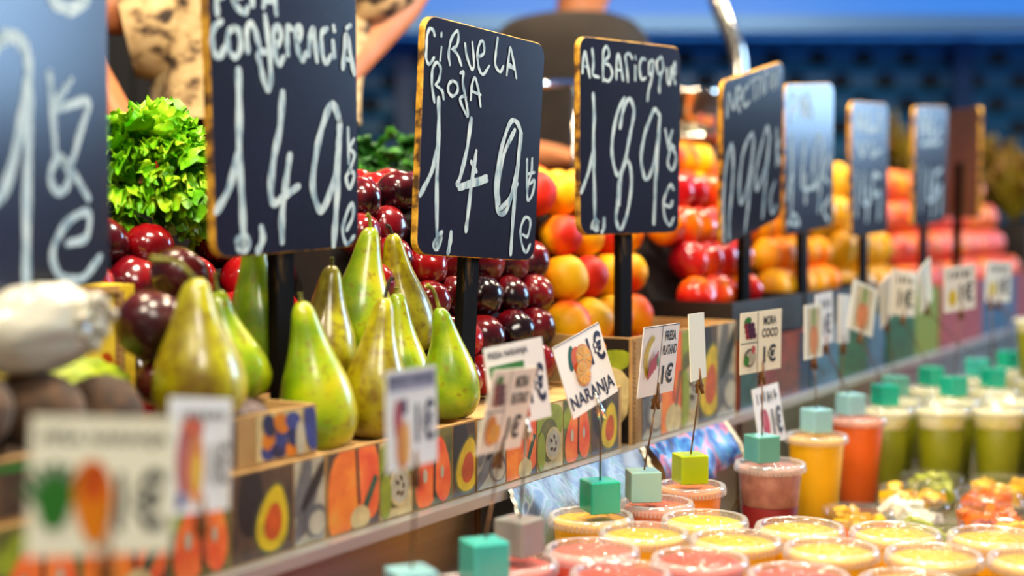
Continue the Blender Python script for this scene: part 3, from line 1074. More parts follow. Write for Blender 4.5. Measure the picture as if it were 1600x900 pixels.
def heap(name, meshes, label, cat, group, D, x0, x1, y0, z0, rows, dy, dz, seed, keep=None, top_rows=0, weights=None, tilt=0.5, rs=(0.95, 1.02), step=1.015, jy=0.002):
    rnd = random.Random(seed)
    y, z = y0, z0
    out = []
    for r in range(rows + top_rows):
        x = x0 + (D * 0.5 * step if r % 2 else 0.0)
        while x <= x1:
            if keep is None or keep(x, r):
                me = rnd.choices(meshes, weights)[0] if weights else rnd.choice(meshes)
                o = link_mesh(name, me, None, (x + rnd.uniform(-.001, .001), y + rnd.uniform(-jy, jy), z + rnd.uniform(-.001, .001)),
                              (rnd.uniform(-tilt, tilt) * PI, rnd.uniform(-tilt, tilt) * PI, rnd.uniform(0, 2 * PI)), rnd.uniform(*rs))
                if callable(label):
                    tag(o, label(me), cat, group)
                else:
                    tag(o, label, cat, group)
                out.append(o)
            x += D * step
        if r < rows - 1:
            y += dy
            z += dz
        else:
            y += D * 0.9
            z += D * 0.12
    return out


def plum_label(me):
    return 'bright red plum in the heap behind the pears and under the lettuce' if me in plum_red_mesh else 'glossy dark red plum stacked in the plum heap'


# plums: steep wall on the right, heap behind the pears on the left
ZR = Z_SHELF + 0.0045
heap('plum', plum_mesh + plum_red_mesh, plum_label, 'plum', 'plums in the heap', PLUM_D, 1.372, 1.81, 0.970, 0.949, 6, 0.022, 0.044, 11, step=1.16, jy=0.006, rs=(0.92, 1.06),
     keep=lambda x, r: x < 1.675 or (r >= 1 and 1.6 < x < 1.72) or (2 <= r <= 4 and 1.6 < x < 1.775), top_rows=2, weights=[4, 4, 4, 1, 1], tilt=0.35)
riser('dark sloping stand under the right part of the plum heap', 1.36, 1.70, 1.022, ZR, 1.115, 1.135, 1.26)
heap('plum', plum_mesh + plum_red_mesh, plum_label, 'plum', 'plums in the heap', PLUM_D, 1.031, 1.335, 1.085, 0.949, 7, 0.026, 0.042, 12, step=1.12, jy=0.006, rs=(0.92, 1.08),
     keep=lambda x, r: not (x < 1.27 and r >= 5) and not (x < 1.03 and r > 3), top_rows=2, weights=[3, 3, 3, 3, 3], tilt=0.35)
riser('dark sloping stand under the left part of the plum heap', 0.985, 1.335, 1.138, ZR, 1.215, 1.075, 1.28)

# apricots
heap('apricot', apr_mesh, 'yellow and red apricot stacked in the heap by the dark plums', 'apricot', 'apricots in the heap', APR_D, 1.765, 2.105, 0.982, 0.926, 5, 0.026, 0.064, 21,
     keep=lambda x, r: (x < 2.03 or r > 1) and (x > 1.82 or r < 2 or r > 3), top_rows=2, tilt=0.3)
riser('dark sloping stand under the apricots', 1.725, 2.06, 1.04, 0.888, 1.14, 1.143, 1.285)
# nectarines
heap('nectarine', nec_mesh, 'shiny red nectarine stacked in the black crate', 'nectarine', 'nectarines in the crate', NEC_D, XD0 + 0.045, XD1 - 0.04, 0.955, 1.014, 4, 0.03, 0.058, 31, top_rows=2, tilt=0.3)
riser('dark sloping stand under the nectarines', XD0 + 0.02, XD1 - 0.02, 1.015, 0.978, 1.09, 1.15, 1.27)
heap('apricot', apo_mesh, 'plain orange apricot stacked in the crate beyond the nectarines', 'apricot', 'orange apricots in the far crate', APR_D, XE0 + 0.045, XE1 - 0.04, 0.955, 1.014, 4, 0.03, 0.058, 41, top_rows=0, tilt=0.3)
riser('dark sloping stand under the orange apricots', XE0 + 0.02, XE1 - 0.02, 1.015, 0.978, 1.09, 1.15, 1.18)
heap('mango', mg_mesh, 'yellow mango stacked in the green sided box', 'mango', 'mangoes in the green box', 0.085, XG0 + 0.05, XG1 - 0.04, 0.965, 0.988, 4, 0.03, 0.078, 51, top_rows=0, tilt=0.15)
riser('dark sloping stand under the mangoes', XG0 + 0.02, XG1 - 0.02, 1.03, 0.936, 1.11, 1.165, 1.19)
heap('peach', pk_mesh, 'big salmon pink peach heaped at the far end of the stall', 'peach', 'salmon pink peaches', 0.09, XH0 + 0.06, 4.5, 0.965, 0.985, 4, 0.034, 0.078, 61, top_rows=1, tilt=0.3)
riser('dark sloping stand under the pink peaches', XH0 + 0.02, 4.6, 1.04, 0.936, 1.13, 1.172, 1.275)
heap('peach', pk_mesh, 'salmon pink peach on top behind the yellow mangoes', 'peach', 'peaches behind the mangoes', 0.09, XG0 + 0.05, XG1 - 0.04, 1.235, 1.245, 2, 0.01, 0.078, 62, tilt=0.3)
riser('dark stand behind the mangoes', XG0 + 0.02, XG1 - 0.02, 1.195, 0.936, 1.195, 1.20, 1.275)
heap('apricot', apr_mesh, 'blushed apricot on the high row behind the plain orange ones', 'apricot', 'apricots on the high row', APR_D, XE0 + 0.03, XE1 - 0.04, 1.23, 1.207, 2, 0.012, 0.06, 63, tilt=0.3)
riser('dark stand behind the orange apricots', XE0 + 0.02, XE1 - 0.02, 1.185, 0.978, 1.185, 1.17, 1.27)

M['plum_dull'] = fruit_mat('dull_purple_plum_skin', [(0.0, (36, 8, 14)), (0.5, (62, 12, 18)), (1.0, (96, 20, 22))], 2, 0.026, 45, 0.5, 0.1, 0.24, speck=(150, 70, 50), speck_scale=300, speck_at=0.66, spec=0.5, coat=0.2)
dull_mesh = globe(PLUM_D, 1.0, 0.14, 0.04, lump=0.05, seed=2).mesh('plum', M['plum_dull'])
# one big plum resting by the yellow carton, a few beside it
for px, py, Y, s, me in ((240, 519, 0.955, 1.12, dull_mesh), (283, 438, 1.02, 1.02, dull_mesh), (302, 487, 1.03, 0.95, dull_mesh), (250, 590, 0.958, 0.80, dull_mesh)):
    o = link_mesh('plum', me, None, at(px, py, Y), (0.6, -0.5, 1.2 + px), s)
    tag(o, 'large dull plum lying beside the yellow carton', 'plum', 'plums beside the yellow carton')

# ------------------------------------------------------------------ pears
M['pear'] = fruit_mat('pear_skin', [(0.0, (78, 104, 2)), (0.35, (112, 146, 2)), (0.6, (156, 176, 2)), (1.0, (190, 182, 4))], 0, 0.045, 30, 0.8, 0.25, 0.34,
                      speck=(104, 76, 8), speck_scale=120, speck_at=0.53, coat=0.6, spec=0.5)
M['pear_yellow'] = fruit_mat('yellow_pear_skin', [(0.0, (106, 88, 4)), (0.35, (140, 130, 2)), (0.6, (172, 168, 2)), (1.0, (196, 176, 6))], 0, 0.045, 30, 0.8, 0.2, 0.34,
                             speck=(96, 62, 8), speck_scale=100, speck_at=0.50, coat=0.6, spec=0.5)


def pear_mesh(name, W_, H_, bend, m, seed):
    prof = [(0.0, 0.02), (0.12, 0.0), (0.30, 0.008), (0.42, 0.06), (0.49, 0.15), (0.50, 0.25), (0.475, 0.36), (0.42, 0.47), (0.34, 0.58), (0.27, 0.68), (0.215, 0.78), (0.175, 0.87), (0.135, 0.94), (0.07, 0.985), (0.02, 0.985), (0.0, 0.975)]
    pr = smooth_line([(r, z) for r, z in prof], 3)
    mb = MB()
    n = len(pr) - 1

    def fn(u, v):
        r, z = pr[round(v * n)]
        ph = 2 * PI * u
        r = max(r, 0.0) * W_
        p = Vector((math.cos(ph), math.sin(ph), z * 1.5))
        r *= 1 + 0.07 * noise.noise(p * 0.9 + Vector((seed * 3.1, 0, seed)))
        b = bend * W_ * max(0, z - 0.3) ** 2
        return (r * math.cos(ph) + b, r * math.sin(ph), z * H_)
    mb.grid(fn, 30, n)
    remap = {30 * (n + 1) + j: j for j in range(n + 1)}
    mb.f = [tuple(dict.fromkeys(remap.get(i, i) for i in f)) for f in mb.f]
    return mb.mesh(name, m), bend * W_ * 0.7 ** 2


def pear(px_c, py_bot, Y, W_, H_, lean, label, m='pear', seed=0, bend=0.35, stem=(0.0, 0.03), stem_mat='stem', turn=0.0, leany=0.0):
    base = at(px_c, py_bot, Y)
    base.z = max(base.z, Z_SHELF + (0.0035 if abs(base.x - xs_at(743)) < 0.045 else -0.001))     # on the box floor, or across two box rims
    root = empty('pear', base, (R(leany), R(lean), R(turn)))
    tag(root, label, 'pear', 'pears in front of the plums')
    me, bx = pear_mesh('flesh', W_, H_, bend, M[m], seed)
    for hz, fr in ((0.2, 0.49), (0.4, 0.45), (0.6, 0.32), (0.8, 0.2)):
        PEARS.append((W(root) @ Vector((bend * W_ * max(0, hz - 0.3) ** 2, 0, hz * H_)), fr * W_))
    link_mesh('flesh', me, root)
    p0 = Vector((bx, 0, H_ * 0.965))
    p1 = p0 + Vector((stem[0] * 0.4, 0, stem[1] * 0.6 + 0.004))
    p2 = p0 + Vector((stem[0], 0, stem[1]))
    MB().tube(smooth_line([p0, p1, p2], 4), [0.0028, 0.0024, 0.0022, 0.0022, 0.0022, 0.0022, 0.0024, 0.0028, 0.0034], 8).build('stem', M[stem_mat], root)
    return root


pear(318, 655, 0.895, 0.086, 0.128, -6, 'russet yellow pear with a long stem leaning left beside the big plum', 'pear_yellow', 1, 0.2, (-0.040, 0.026), turn=-25)
pear(378, 625, 0.955, 0.074, 0.112, -18, 'green pear leaning behind the russet pear', 'pear', 2, 0.3, (0.006, 0.02), turn=-30)
pear(505, 716, 0.904, 0.078, 0.152, -7, 'smooth yellow green pear standing beside the blue patterned box end', 'pear', 3, -0.1, (0.0, 0.012), turn=-30)
pear(580, 712, 0.905, 0.072, 0.150, 5, 'olive pear with a dark curved stem', 'pear_yellow', 4, 0.1, (0.008, 0.026), 'stem_dark', turn=-30)
pear(632, 660, 0.962, 0.074, 0.142, -5, 'yellow green pear partly behind the mango naranja card', 'pear', 5, 0.1, (0, 0.01), turn=-30)
pear(707, 672, 0.895, 0.066, 0.128, -3, 'slim green pear with a stem leaning left beside the plum sign stick', 'pear', 6, -0.3, (-0.014, 0.03), turn=-30)
pear(560, 560, 0.975, 0.078, 0.150, 4, 'tall bright green pear on the back row', 'pear', 7, 0.15, (-0.006, 0.018), turn=-30)
pear(640, 552, 1.006, 0.074, 0.150, -10, 'brown speckled green pear leaning on the tall one', 'pear_yellow', 8, 0.1, (-0.006, 0.014), 'stem_dark', turn=-30)
pear(415, 585, 0.995, 0.07, 0.150, -6, 'green pear behind the pear sign stick', 'pear', 9, 0.1, (-0.004, 0.014), turn=-30)
pear(506, 600, 0.968, 0.07, 0.13, 3, 'yellow pear tucked between the front pears', 'pear_yellow', 10, 0.1, (0, 0.012), turn=-30)
tier = MB().bbox(1.06, 1.29, 0.9625, 1.045, Z_SHELF + 0.0045, 0.952).build('cardboard_tier', M['carton'])
tag(tier, 'low cardboard tier that lifts the back row of pears', 'box')

# ------------------------------------------------------------------ left end: carton corner, kiwis, custard apple, bag, yellow carton
root = empty('small_printed_box', (0.80, 0.92, Z_SHELF))
tag(root, 'small printed box with blue and orange grapes at its corner, beside the smooth pear', 'box')
bx0, bx1, bz = 0.62, 1.052, 0.968
part(MB().bbox(bx0, bx1, 0.866, 0.871, Z_SHELF + .005, bz), 'front_wall', M['carton'], root)
part(MB().bbox(bx1 - .005, bx1, 0.871, 0.945, Z_SHELF + .005, bz), 'side_wall', M['carton'], root)
part(MB().bbox(bx0, bx0 + .005, 0.871, 0.945, Z_SHELF + .005, bz), 'side_wall', M['carton'], root)
part(MB().bbox(bx0, bx1, 0.945, 0.95, Z_SHELF + .005, bz), 'back_wall', M['carton'], root)
fl = Flat(0.8655)
print_panel(fl, 0.966, bx1 - .002, Z_SHELF + .008, bz - .002, 'grapes')
o = fl.build('printed_panel', root)
o.matrix_parent_inverse = W(root).inverted()
fl = Flat(0.8655)
print_panel(fl, bx0, 0.94, Z_SHELF + .008, bz - .002, 'orange')
o = fl.build('printed_panel', root)
o.matrix_parent_inverse = W(root).inverted()

M['kiwi'] = noisy('fuzzy_brown_kiwi', [(0.3, (48, 30, 14)), (0.55, (76, 50, 24)), (0.75, (104, 70, 36))], 60, rough=0.8, sheen=0.1)
M['passion'] = noisy('purple_passion_fruit', [(0.3, (40, 22, 26)), (0.7, (76, 44, 40))], 40, rough=0.5)
kiwi = [globe(0.062, t, 0.04, 0.0, lump=0.06, seed=i, bot=0.05).mesh('kiwi', M['kiwi']) for i, t in enumerate((1.25, 1.15))]
psn = globe(0.062, 1.05, 0.05, 0, lump=0.05).mesh('passion_fruit', M['passion'])
for k, (px, py, Y, s) in enumerate(((165, 652, 0.908, 1.0), (48, 672, 0.905, 1.12), (-60, 660, 0.91, 1.1), (15, 742, 0.90, 0.9), (-100, 742, 0.905, 0.9), (110, 745, 0.90, 0.85), (215, 742, 0.90, 0.85))):
    o = link_mesh('kiwi', kiwi[k % 2], None, at(px, py, Y), (0.7 * k, PI / 2 + 0.12 * math.sin(k), 0.12 * math.cos(2 * k)), s)
    o.location.z = max(o.location.z, Z_SHELF + 0.033)
    tag(o, 'brown fuzzy kiwi in the small printed box', 'kiwi', 'kiwis in the small printed box')
for px, py, Y in ((374, 692, 0.908), (318, 692, 0.908)):
    o = link_mesh('passion_fruit', psn, None, at(px, py, Y), (0.4, 0.2, px), 0.95)
    o.location.z = max(o.location.z, Z_SHELF + 0.032)
    tag(o, 'dark purple brown passion fruit beside the blue grape print', 'passion fruit', 'passion fruits in the small printed box')

# custard apple: lime green knobbly fruit
mb = MB()


def cust(u, v):
    th, ph = PI * v, 2 * PI * u
    p = Vector((math.sin(th) * math.cos(ph), math.sin(th) * math.sin(ph), math.cos(th)))
    k = 0.0
    k = abs(math.sin(7 * ph + 3.5 * round(v * 9) * 0.9)) * abs(math.sin(9 * th))
    r = 0.058 * (1 + 0.09 * k)
    return (p.x * r * 1.3, p.y * r * 0.95, p.z * r * 0.85)


mb.grid(cust, 72, 40)
o = mb.build('custard_apple', noisy('custard_apple_skin', [(0.3, (116, 142, 20)), (0.6, (166, 186, 22)), (0.8, (206, 196, 60))], 50, rough=0.5))
o.location = at(104, 614, 0.992)
o.scale = (0.86, 0.72, 0.62)
tag(o, 'knobbly lime green custard apple behind the kiwis', 'custard apple')
shelf_block = MB().bbox(0.45, 0.93, 0.953, 1.40, ZR, 0.962).build('cardboard_tier', M['carton'])
tag(shelf_block, 'low cardboard tier under the custard apples', 'box')

# yellow carton with fluted edges
root = empty('yellow_carton', (0.62, 1.09, 0.962))
tag(root, 'yellow printed carton with bare fluted edges beside the plums', 'carton')
yx0, yx1, yz0, yz1 = 0.30, xs_at(208, 1.05), 0.9625, 1.081
part(MB().bbox(yx0, yx1, 1.05, 1.055, yz0, yz1), 'front_wall', M['carton_yellow'], root)
part(MB().bbox(yx1 - .005, yx1, 1.055, 1.14, yz0, yz1), 'side_wall', M['carton_yellow'], root)
part(MB().bbox(yx0, yx1, 1.14, 1.145, yz0, yz1), 'back_wall', M['carton_yellow'], root)
part(MB().bbox(yx0, yx1, 1.055, 1.14, yz1 - 0.005, yz1), 'flap', M['carton_yellow'], root)
mb = MB()
cx = xs_at(183, 1.05)
for k in range(30):
    z = yz1 - 0.008 - (yz1 - yz0 - 0.02) * k / 30
    mb.box((cx + 0.002 * (k % 2), 1.0485, z), (0.005, 0.003, 0.0022), 0)
mb.bbox(cx - 0.005, cx + 0.007, 1.0494, 1.05, yz0 + .01, yz1 - .006, 1)
part(mb, 'fluted_edge', [M['carton'], M['carton_dark']], root)
mb = MB()
for k in range(70):
    x = xs_at(30, 1.05) + (cx - xs_at(30, 1.05)) * k / 70
    mb.box((x, 1.0485, yz1 - 0.006 + 0.0016 * (k % 2)), (0.0018, 0.003, 0.004), 0)
mb.bbox(xs_at(30, 1.05), cx, 1.0494, 1.05, yz1 - .010, yz1 - .001, 1)
part(mb, 'fluted_edge', [M['carton'], M['carton_dark']], root)
fl = Flat(1.0496)
px0 = xs_at(150, 1.05)
fl.poly(ell(px0 + 0.01, 1.0, 0.010, 0.016), M['p_orange_d'])
fl.poly(ell(px0 + 0.022, 0.994, 0.006, 0.012), M['p_red'])
o = fl.build('printed_motif', root)
o.matrix_parent_inverse = W(root).inverted()

# white plastic bag
mb = MB()


def bag(u, v):
    th, ph = PI * v, 2 * PI * u
    x = -math.cos(th)
    r = math.sin(th) ** 0.75
    y, z = r * math.cos(ph), r * math.sin(ph)
    p = Vector((x * 1.2, y * 3.0, z * 3.0))
    d = 0.14 * noise.noise(p * 0.8) + 0.14 * abs(noise.noise(p * 1.6 + Vector((4, 1, 0)))) + 0.07 * abs(noise.noise(p * 4.1))
    d += 0.03 * math.sin(ph * 7 + x * 5) * max(0, x) ** 2
    k = 1 + d
    # mouth pinched and turned up at the right end
    pinch = 1 - 0.35 * max(0, x - 0.5) * 2
    return (0.066 * x, 0.026 * y * k * pinch, 0.033 * z * k * pinch + 0.004 * x)


mb.grid(bag, 64, 40)
m_bag = mat('thin_white_plastic', (184, 182, 168), 0.24, spec=0.5, sss=0.4)
root = empty('plastic_bag', at(62, 570, 0.903))
tag(root, 'crumpled white plastic bag lying on the kiwis before the yellow carton', 'bag')
o = mb.build('bag_body', m_bag, root)
o.location = at(62, 512, 0.903) - root.location
mb = MB()


def mouth(u, v):
    """gathered lip round the opening of the bag"""
    ph, th = 2 * PI * u, 2 * PI * v
    r = 1 + 0.16 * math.sin(4 * ph + 1) + 0.07 * math.sin(9 * ph)
    t = 0.0045 * (1 + 0.4 * math.sin(7 * ph))
    k = 0.016 * r + t * math.cos(th)
    return (0.034 + 0.85 * k * math.cos(ph), -0.026 - t * math.sin(th) - 0.004 * math.sin(ph), 0.004 + 1.1 * k * math.sin(ph))


mb.grid(mouth, 48, 10)
o = mb.build('bag_mouth', m_bag, root)
o.location = at(62, 512, 0.903) - root.location

# ------------------------------------------------------------------ lettuce and other greens
def leaf_mesh(name, L, Wd, curl, seed, m, ruffle=1.0, nu=44, nv=18, lift=0.4):
    mb = MB()
    ph = seed * 1.7

    def fn(u, v):
        s = (u - 0.5) * 2
        wide = Wd * (math.sin(PI * min(1, 0.12 + 0.80 * v)) ** 0.6) * (0.35 + 0.65 * v)
        edge = max(abs(s) ** 2.2, max(0, v - 0.55) / 0.45)
        a = ruffle * edge
        rx = a * 0.0085 * math.sin(9 * s + 17 * v + ph)
        rz = a * (0.011 * math.sin(15 * s + 9 * v + ph) + 0.006 * math.sin(37 * s - 23 * v + 2 * ph) + 0.004 * math.sin(71 * s + 41 * v))
        ry = a * (0.007 * math.sin(29 * s + ph * 2) + 0.004 * math.sin(57 * s + ph))
        t = v * curl
        # leaf runs out along +x and bends over
        x = L * (math.sin(t) / max(curl, 1e-3))
        z = L * lift * v - L * (1 - math.cos(t)) / max(curl, 1e-3) * 0.9
        return (x + ry, s * wide + rx, z + rz + 0.010 * s * s)
    mb.grid(fn, nu, nv)
    return mb.mesh(name, m)


m_let = noisy('lettuce_green', [(0.3, (52, 128, 8)), (0.5, (110, 190, 14)), (0.7, (176, 216, 40))], 30, 5, rough=0.4, spec=0.4)
m_let.node_tree.nodes['Principled BSDF'].inputs['Subsurface Weight'].default_value = 0.15
m_let.node_tree.nodes['Principled BSDF'].inputs['Subsurface Scale'].default_value = 0.01
root = empty('lettuce', at(236, 288, 1.225))
tag(root, 'frilly bright green lettuce head lying on the plums', 'lettuce')


def frill_leaf(seed, L, Wd):
    """curly lettuce leaf: a fan whose rim is gathered into tight frills"""
    mb = MB()

    def fn(u, v):
        a = (u - 0.5) * 2.4
        e = max(0.0, v - 0.15) / 0.85
        am = 0.0085 * e ** 1.3
        n1 = math.sin(17 * u + seed) * 0.8 + math.sin(37 * u + 5 * v + 2 * seed) * 0.7 + 0.5 * math.sin(83 * u - 9 * v + seed)
        n2 = math.cos(23 * u + 7 * v + seed) + 0.8 * math.cos(61 * u + 3 * seed)
        r = L * v * (0.94 + 0.06 * math.sin(5 * u + seed)) + am * 0.4 * n2
        if v > 0.96:
            r += 0.003 * math.sin(150 * u + seed)
        x = r * math.cos(a * 0.6)
        y = Wd / L * 1.5 * r * math.sin(a * 0.6) + am * 0.5 * n2
        z = 0.016 * math.sin(v * 2.6) - 0.010 * v + am * n1 + 0.003 * noise.noise(Vector((x * 90, y * 90, seed)))
        return (x, y, z)
    mb.grid(fn, 90, 18)
    return mb.mesh('leaf', m_let)


lv = [frill_leaf(1.3 * k, 0.052 + 0.006 * (k % 3), 0.036) for k in range(5)]
rnd = random.Random(5)
NL = 74
for k in range(NL):
    zz = 1 - 1.75 * (k + 0.5) / NL
    a = 2.39996 * k
    rr = math.sqrt(max(0, 1 - zz * zz))
    n_ = Vector((rr * math.cos(a), rr * math.sin(a), zz))
    d_ = (n_ + Vector((rnd.uniform(-.5, .5), rnd.uniform(-.5, .5), rnd.uniform(-.2, .6)))).normalized()
    o = link_mesh('leaf', lv[k % 5], root, (n_.x * 0.040, n_.y * 0.034, n_.z * 0.040), (0, 0, 0), rnd.uniform(.85, 1.15))
    qt = d_.to_track_quat('X', 'Z')
    o.rotation_euler = (qt @ Euler((rnd.uniform(-.9, .9), 0, 0)).to_quaternion()).to_euler()
stand = MB().bbox(1.02, 1.34, 1.285, 1.435, ZR, 1.105).build('cardboard_tier', M['carton'])
tag(stand, 'cardboard tier that lifts the lettuce behind the plums', 'box')

m_dk = noisy('dark_leaf_green', [(0.3, (10, 44, 14)), (0.55, (30, 96, 22)), (0.8, (70, 150, 30))], 14, 4, rough=0.45)
lvd = [leaf_mesh('leaf', 0.13, 0.06, 1.2 + 0.3 * k, k + 9, m_dk, 0.7, 26, 12, lift=0.6) for k in range(3)]
for px, py, Y, n, lab in ((580, 292, 1.36, 20, 'bunch of dark leafy greens between the pear and plum signs'), (655, 287, 1.37, 18, 'second dark leafy bunch behind the plum sign')):
    root = empty('leafy_greens', at(px, py, Y))
    tag(root, lab, 'greens', 'dark leafy bunches')
    for k in range(n):
        a = 2.4 * k
        link_mesh('leaf', lvd[k % 3], root, (0, 0, 0.004 * (k % 5)), (rnd.uniform(-.3, .3), rnd.uniform(-1.1, 0.3), a), rnd.uniform(.6, .85))
gt = MB().bbox(1.66, 2.04, 1.295, 1.435, 0.984, 1.165).build('greens_crate', M['dark_riser'])
tag(gt, 'dark crate the leafy bunches stand on', 'crate')

# ================================================================== JUICE CUPS
Z_LID = 0.811
CUP_H = Z_LID - Z_TABLE - 0.004


def juice(name, rgb, rough=0.35):
    m = mat(name, rgb, 0.5, spec=0.25)
    return m


J = {'yellow': juice('yellow_juice', (240, 172, 0)), 'pale': juice('pale_yellow_juice', (244, 196, 20)), 'amber': juice('amber_juice', (236, 126, 12)),
     'pink': juice('coral_juice', (226, 92, 70)), 'red': juice('red_orange_juice', (220, 66, 36)), 'rose': juice('rose_orange_juice', (230, 110, 66)),
     'orange': juice('carrot_juice', (222, 92, 10)), 'green': noisy('green_juice', [(0.4, (130, 132, 0)), (0.7, (148, 148, 2))], 12, rough=0.4),
     'crimson': juice('crimson_juice', (130, 22, 22)), 'mauve': noisy('pinkish_froth', [(0.4, (168, 104, 86)), (0.7, (196, 134, 112))], 60, rough=0.6),
     'froth': noisy('pale_froth', [(0.4, (228, 218, 130)), (0.7, (248, 244, 206))], 40, rough=0.7)}


def cup_parts(rt, rb, h):
    """profiles for a tapered cup, its lid and what is inside"""
    cup = MB().lathe([(0.0, 0.0), (rb, 0.0), (rb + 0.001, 0.004), (rt - 0.0015, h - 0.006), (rt + 0.0012, h - 0.004), (rt + 0.0012, h)], 40)
    lid = MB().lathe([(rt + 0.0016, h - 0.011), (rt + 0.0034, h - 0.0095), (rt + 0.0034, h - 0.001), (rt + 0.0022, h + 0.0022), (rt - 0.001, h + 0.0028), (rt - 0.0034, h + 0.0014)], 48, 1)
    lid.lathe([(rt - 0.0034, h + 0.0014), (rt - 0.0044, h - 0.0010), (rt - 0.0068, h - 0.0016), (rt * 0.74, h - 0.0014), (rt * 0.72, h - 0.0004), (rt * 0.69, h - 0.0004), (rt * 0.67, h - 0.0014),
                      (rt * 0.46, h - 0.0010), (rt * 0.44, h + 0.0002), (rt * 0.40, h + 0.0002), (rt * 0.38, h - 0.0010), (rt * 0.16, h - 0.0008), (rt * 0.13, h + 0.0006), (0.0, h + 0.0006)], 48)
    n = 56
    for k in range(n):                               # fine grip ribs round the skirt
        a = 2 * PI * k / n
        lid.box(((rt + 0.0036) * math.cos(a), (rt + 0.0036) * math.sin(a), h - 0.0056), (0.0008, 0.0013, 0.0068), 1, Matrix.Rotation(a, 3, 'Z'))
    return cup, lid


def fill_mesh(rt, rb, h, z0, z1):
    r = lambda z: rb + (rt - rb) * z / h - 0.0022
    return MB().lathe([(0, z0), (r(z0) * 0.97, z0), (r(z0), z0 + 0.002), (r(z1), z1 - 0.001), (r(z1) * 0.98, z1), (0, z1)], 36)


CUPS = {}
for key, (rt, rb, h) in {'big': (0.0452, 0.034, CUP_H), 'small': (0.0405, 0.031, CUP_H)}.items():
    c, l = cup_parts(rt, rb, h)
    CUPS[key] = (c.mesh('cup_wall', M['cup']), l.mesh('lid', [M['lid'], M['lid_rim']]), rt, rb, h)
FILL = {}
CUP_LABEL = {'yellow': 'clear lidded cup of yellow juice', 'pale': 'clear lidded cup of pale yellow juice', 'amber': 'clear lidded cup of amber juice under the lime green cube',
             'pink': 'clear lidded cup of coral pink juice', 'red': 'clear lidded cup of red orange juice', 'rose': 'clear lidded cup of rose orange juice under the pale glassy cube',
             'orange': 'clear lidded cup of carrot orange juice beside the tall yellow one', 'green': 'clear lidded cup of green juice with pale froth on top',
             'purple': 'clear lidded cup of crimson juice with thick mauve froth'}


def juice_cup(x, y, kind, size='big', z=Z_TABLE, label=None, froth=None, scale=1.0, lid=True):
    cw, ld, rt, rb, h = CUPS[size]
    root = empty('juice_cup', (x, y, z + 0.0005))
    root.rotation_euler.z = random.uniform(0, 6)
    root.scale = (1, 1, scale)
    tag(root, label or CUP_LABEL[kind], 'cup', 'juice cups: ' + kind)
    link_mesh('cup_wall', cw, root)
    if lid:
        link_mesh('lid', ld, root)
    if kind == 'purple':
        layers = [('juice', 'crimson', 0.0015, h * 0.60), ('froth', 'mauve', h * 0.60, h - 0.0045)]
    elif kind == 'green':
        layers = [('juice', 'green', 0.0015, h * 0.76), ('froth', 'froth', h * 0.76, h - 0.0045)]
    else:
        layers = [('juice', kind, 0.0015, h - 0.0045)]
    for pn, jm, z0, z1 in layers:
        key = (size, jm, round(z0, 4), round(z1, 4))
        if key not in FILL:
            FILL[key] = fill_mesh(rt, rb, h, z0, z1).mesh(pn, J[jm])
        link_mesh(pn, FILL[key], root)
    return root


for kind, x, y, size in (('pink', 1.170, 0.720, 'big'), ('pink', 1.258, 0.675, 'big'), ('red', 1.187, 0.606, 'big'), ('red', 1.278, 0.564, 'big'), ('rose', 1.505, 0.720, 'small'),
                         ('yellow', 1.399, 0.752, 'big'), ('yellow', 1.356, 0.664, 'big'), ('pale', 1.452, 0.635, 'big'), ('yellow', 1.377, 0.567, 'big'), ('yellow', 1.469, 0.530, 'big'),
                         ('yellow', 1.389, 0.467, 'big'), ('yellow', 1.499, 0.433, 'big'), ('yellow', 1.419, 0.371, 'big'), ('yellow', 1.533, 0.337, 'big'), ('yellow', 1.451, 0.277, 'big'),
                         ('amber', 1.623, 0.729, 'small'), ('pink', 1.070, 0.702, 'big'), ('purple', 1.826, 0.702, 'big'), ('orange', 2.317, 0.736, 'big'),
                         ('pink', 1.085, 0.60, 'big'), ('pink', 0.962, 0.690, 'big'), ('pink', 0.755, 0.725, 'big'), ('pink', 0.600, 0.660, 'big'), ('red', 1.168, 0.50, 'big'), ('red', 1.268, 0.458, 'big'), ('yellow', 1.30, 0.36, 'big')):
    juice_cup(x, y, kind, size)
juice_cup(2.096, 0.731, 'yellow', label='tall yellow juice cup with a pale blue cube on its lid, behind the crimson cup')
for x, y in ((2.457, 0.732), (2.509, 0.647), (2.562, 0.561), (2.614, 0.475), (2.60, 0.755), (2.645, 0.66), (2.70, 0.57), (2.745, 0.48), (2.79, 0.74), (2.83, 0.63), (2.88, 0.53), (2.66, 0.385), (2.80, 0.39),
             (3.0, 0.70), (3.04, 0.59), (3.08, 0.48), (3.2, 0.68), (3.25, 0.56)):
    juice_cup(x, y, 'green')
for x, y in ((3.04, 0.59), (3.25, 0.56)):
    juice_cup(x, y, 'green', 'big', z=Z_LID + 0.002, label='cup of green juice stacked on top of the other green cups', scale=0.85)
for k, (x, y) in enumerate(((3.45, 0.66), (3.5, 0.52), (3.62, 0.60), (3.7, 0.45), (3.8, 0.62), (3.6, 0.36))):
    juice_cup(x, y, ('pink', 'yellow', 'red', 'pale', 'pink', 'yellow')[k], label='%s juice cup far along the table beyond the green cups' % ('coral', 'yellow', 'red', 'pale', 'coral', 'yellow')[k])

# low tubs of cut fruit between the yellow and the green cups
TW = 0.05
tub_wall = MB().lathe([(0, 0), (0.040, 0), (TW, 0.045), (TW + 0.002, 0.046)], 28).mesh('tub_wall', M['cup'])
tub_lid = MB().lathe([(TW + 0.003, 0.043), (TW + 0.003, 0.050), (TW - 0.003, 0.051), (TW - 0.006, 0.049), (0, 0.050)], 28).mesh('lid', M['lid'])


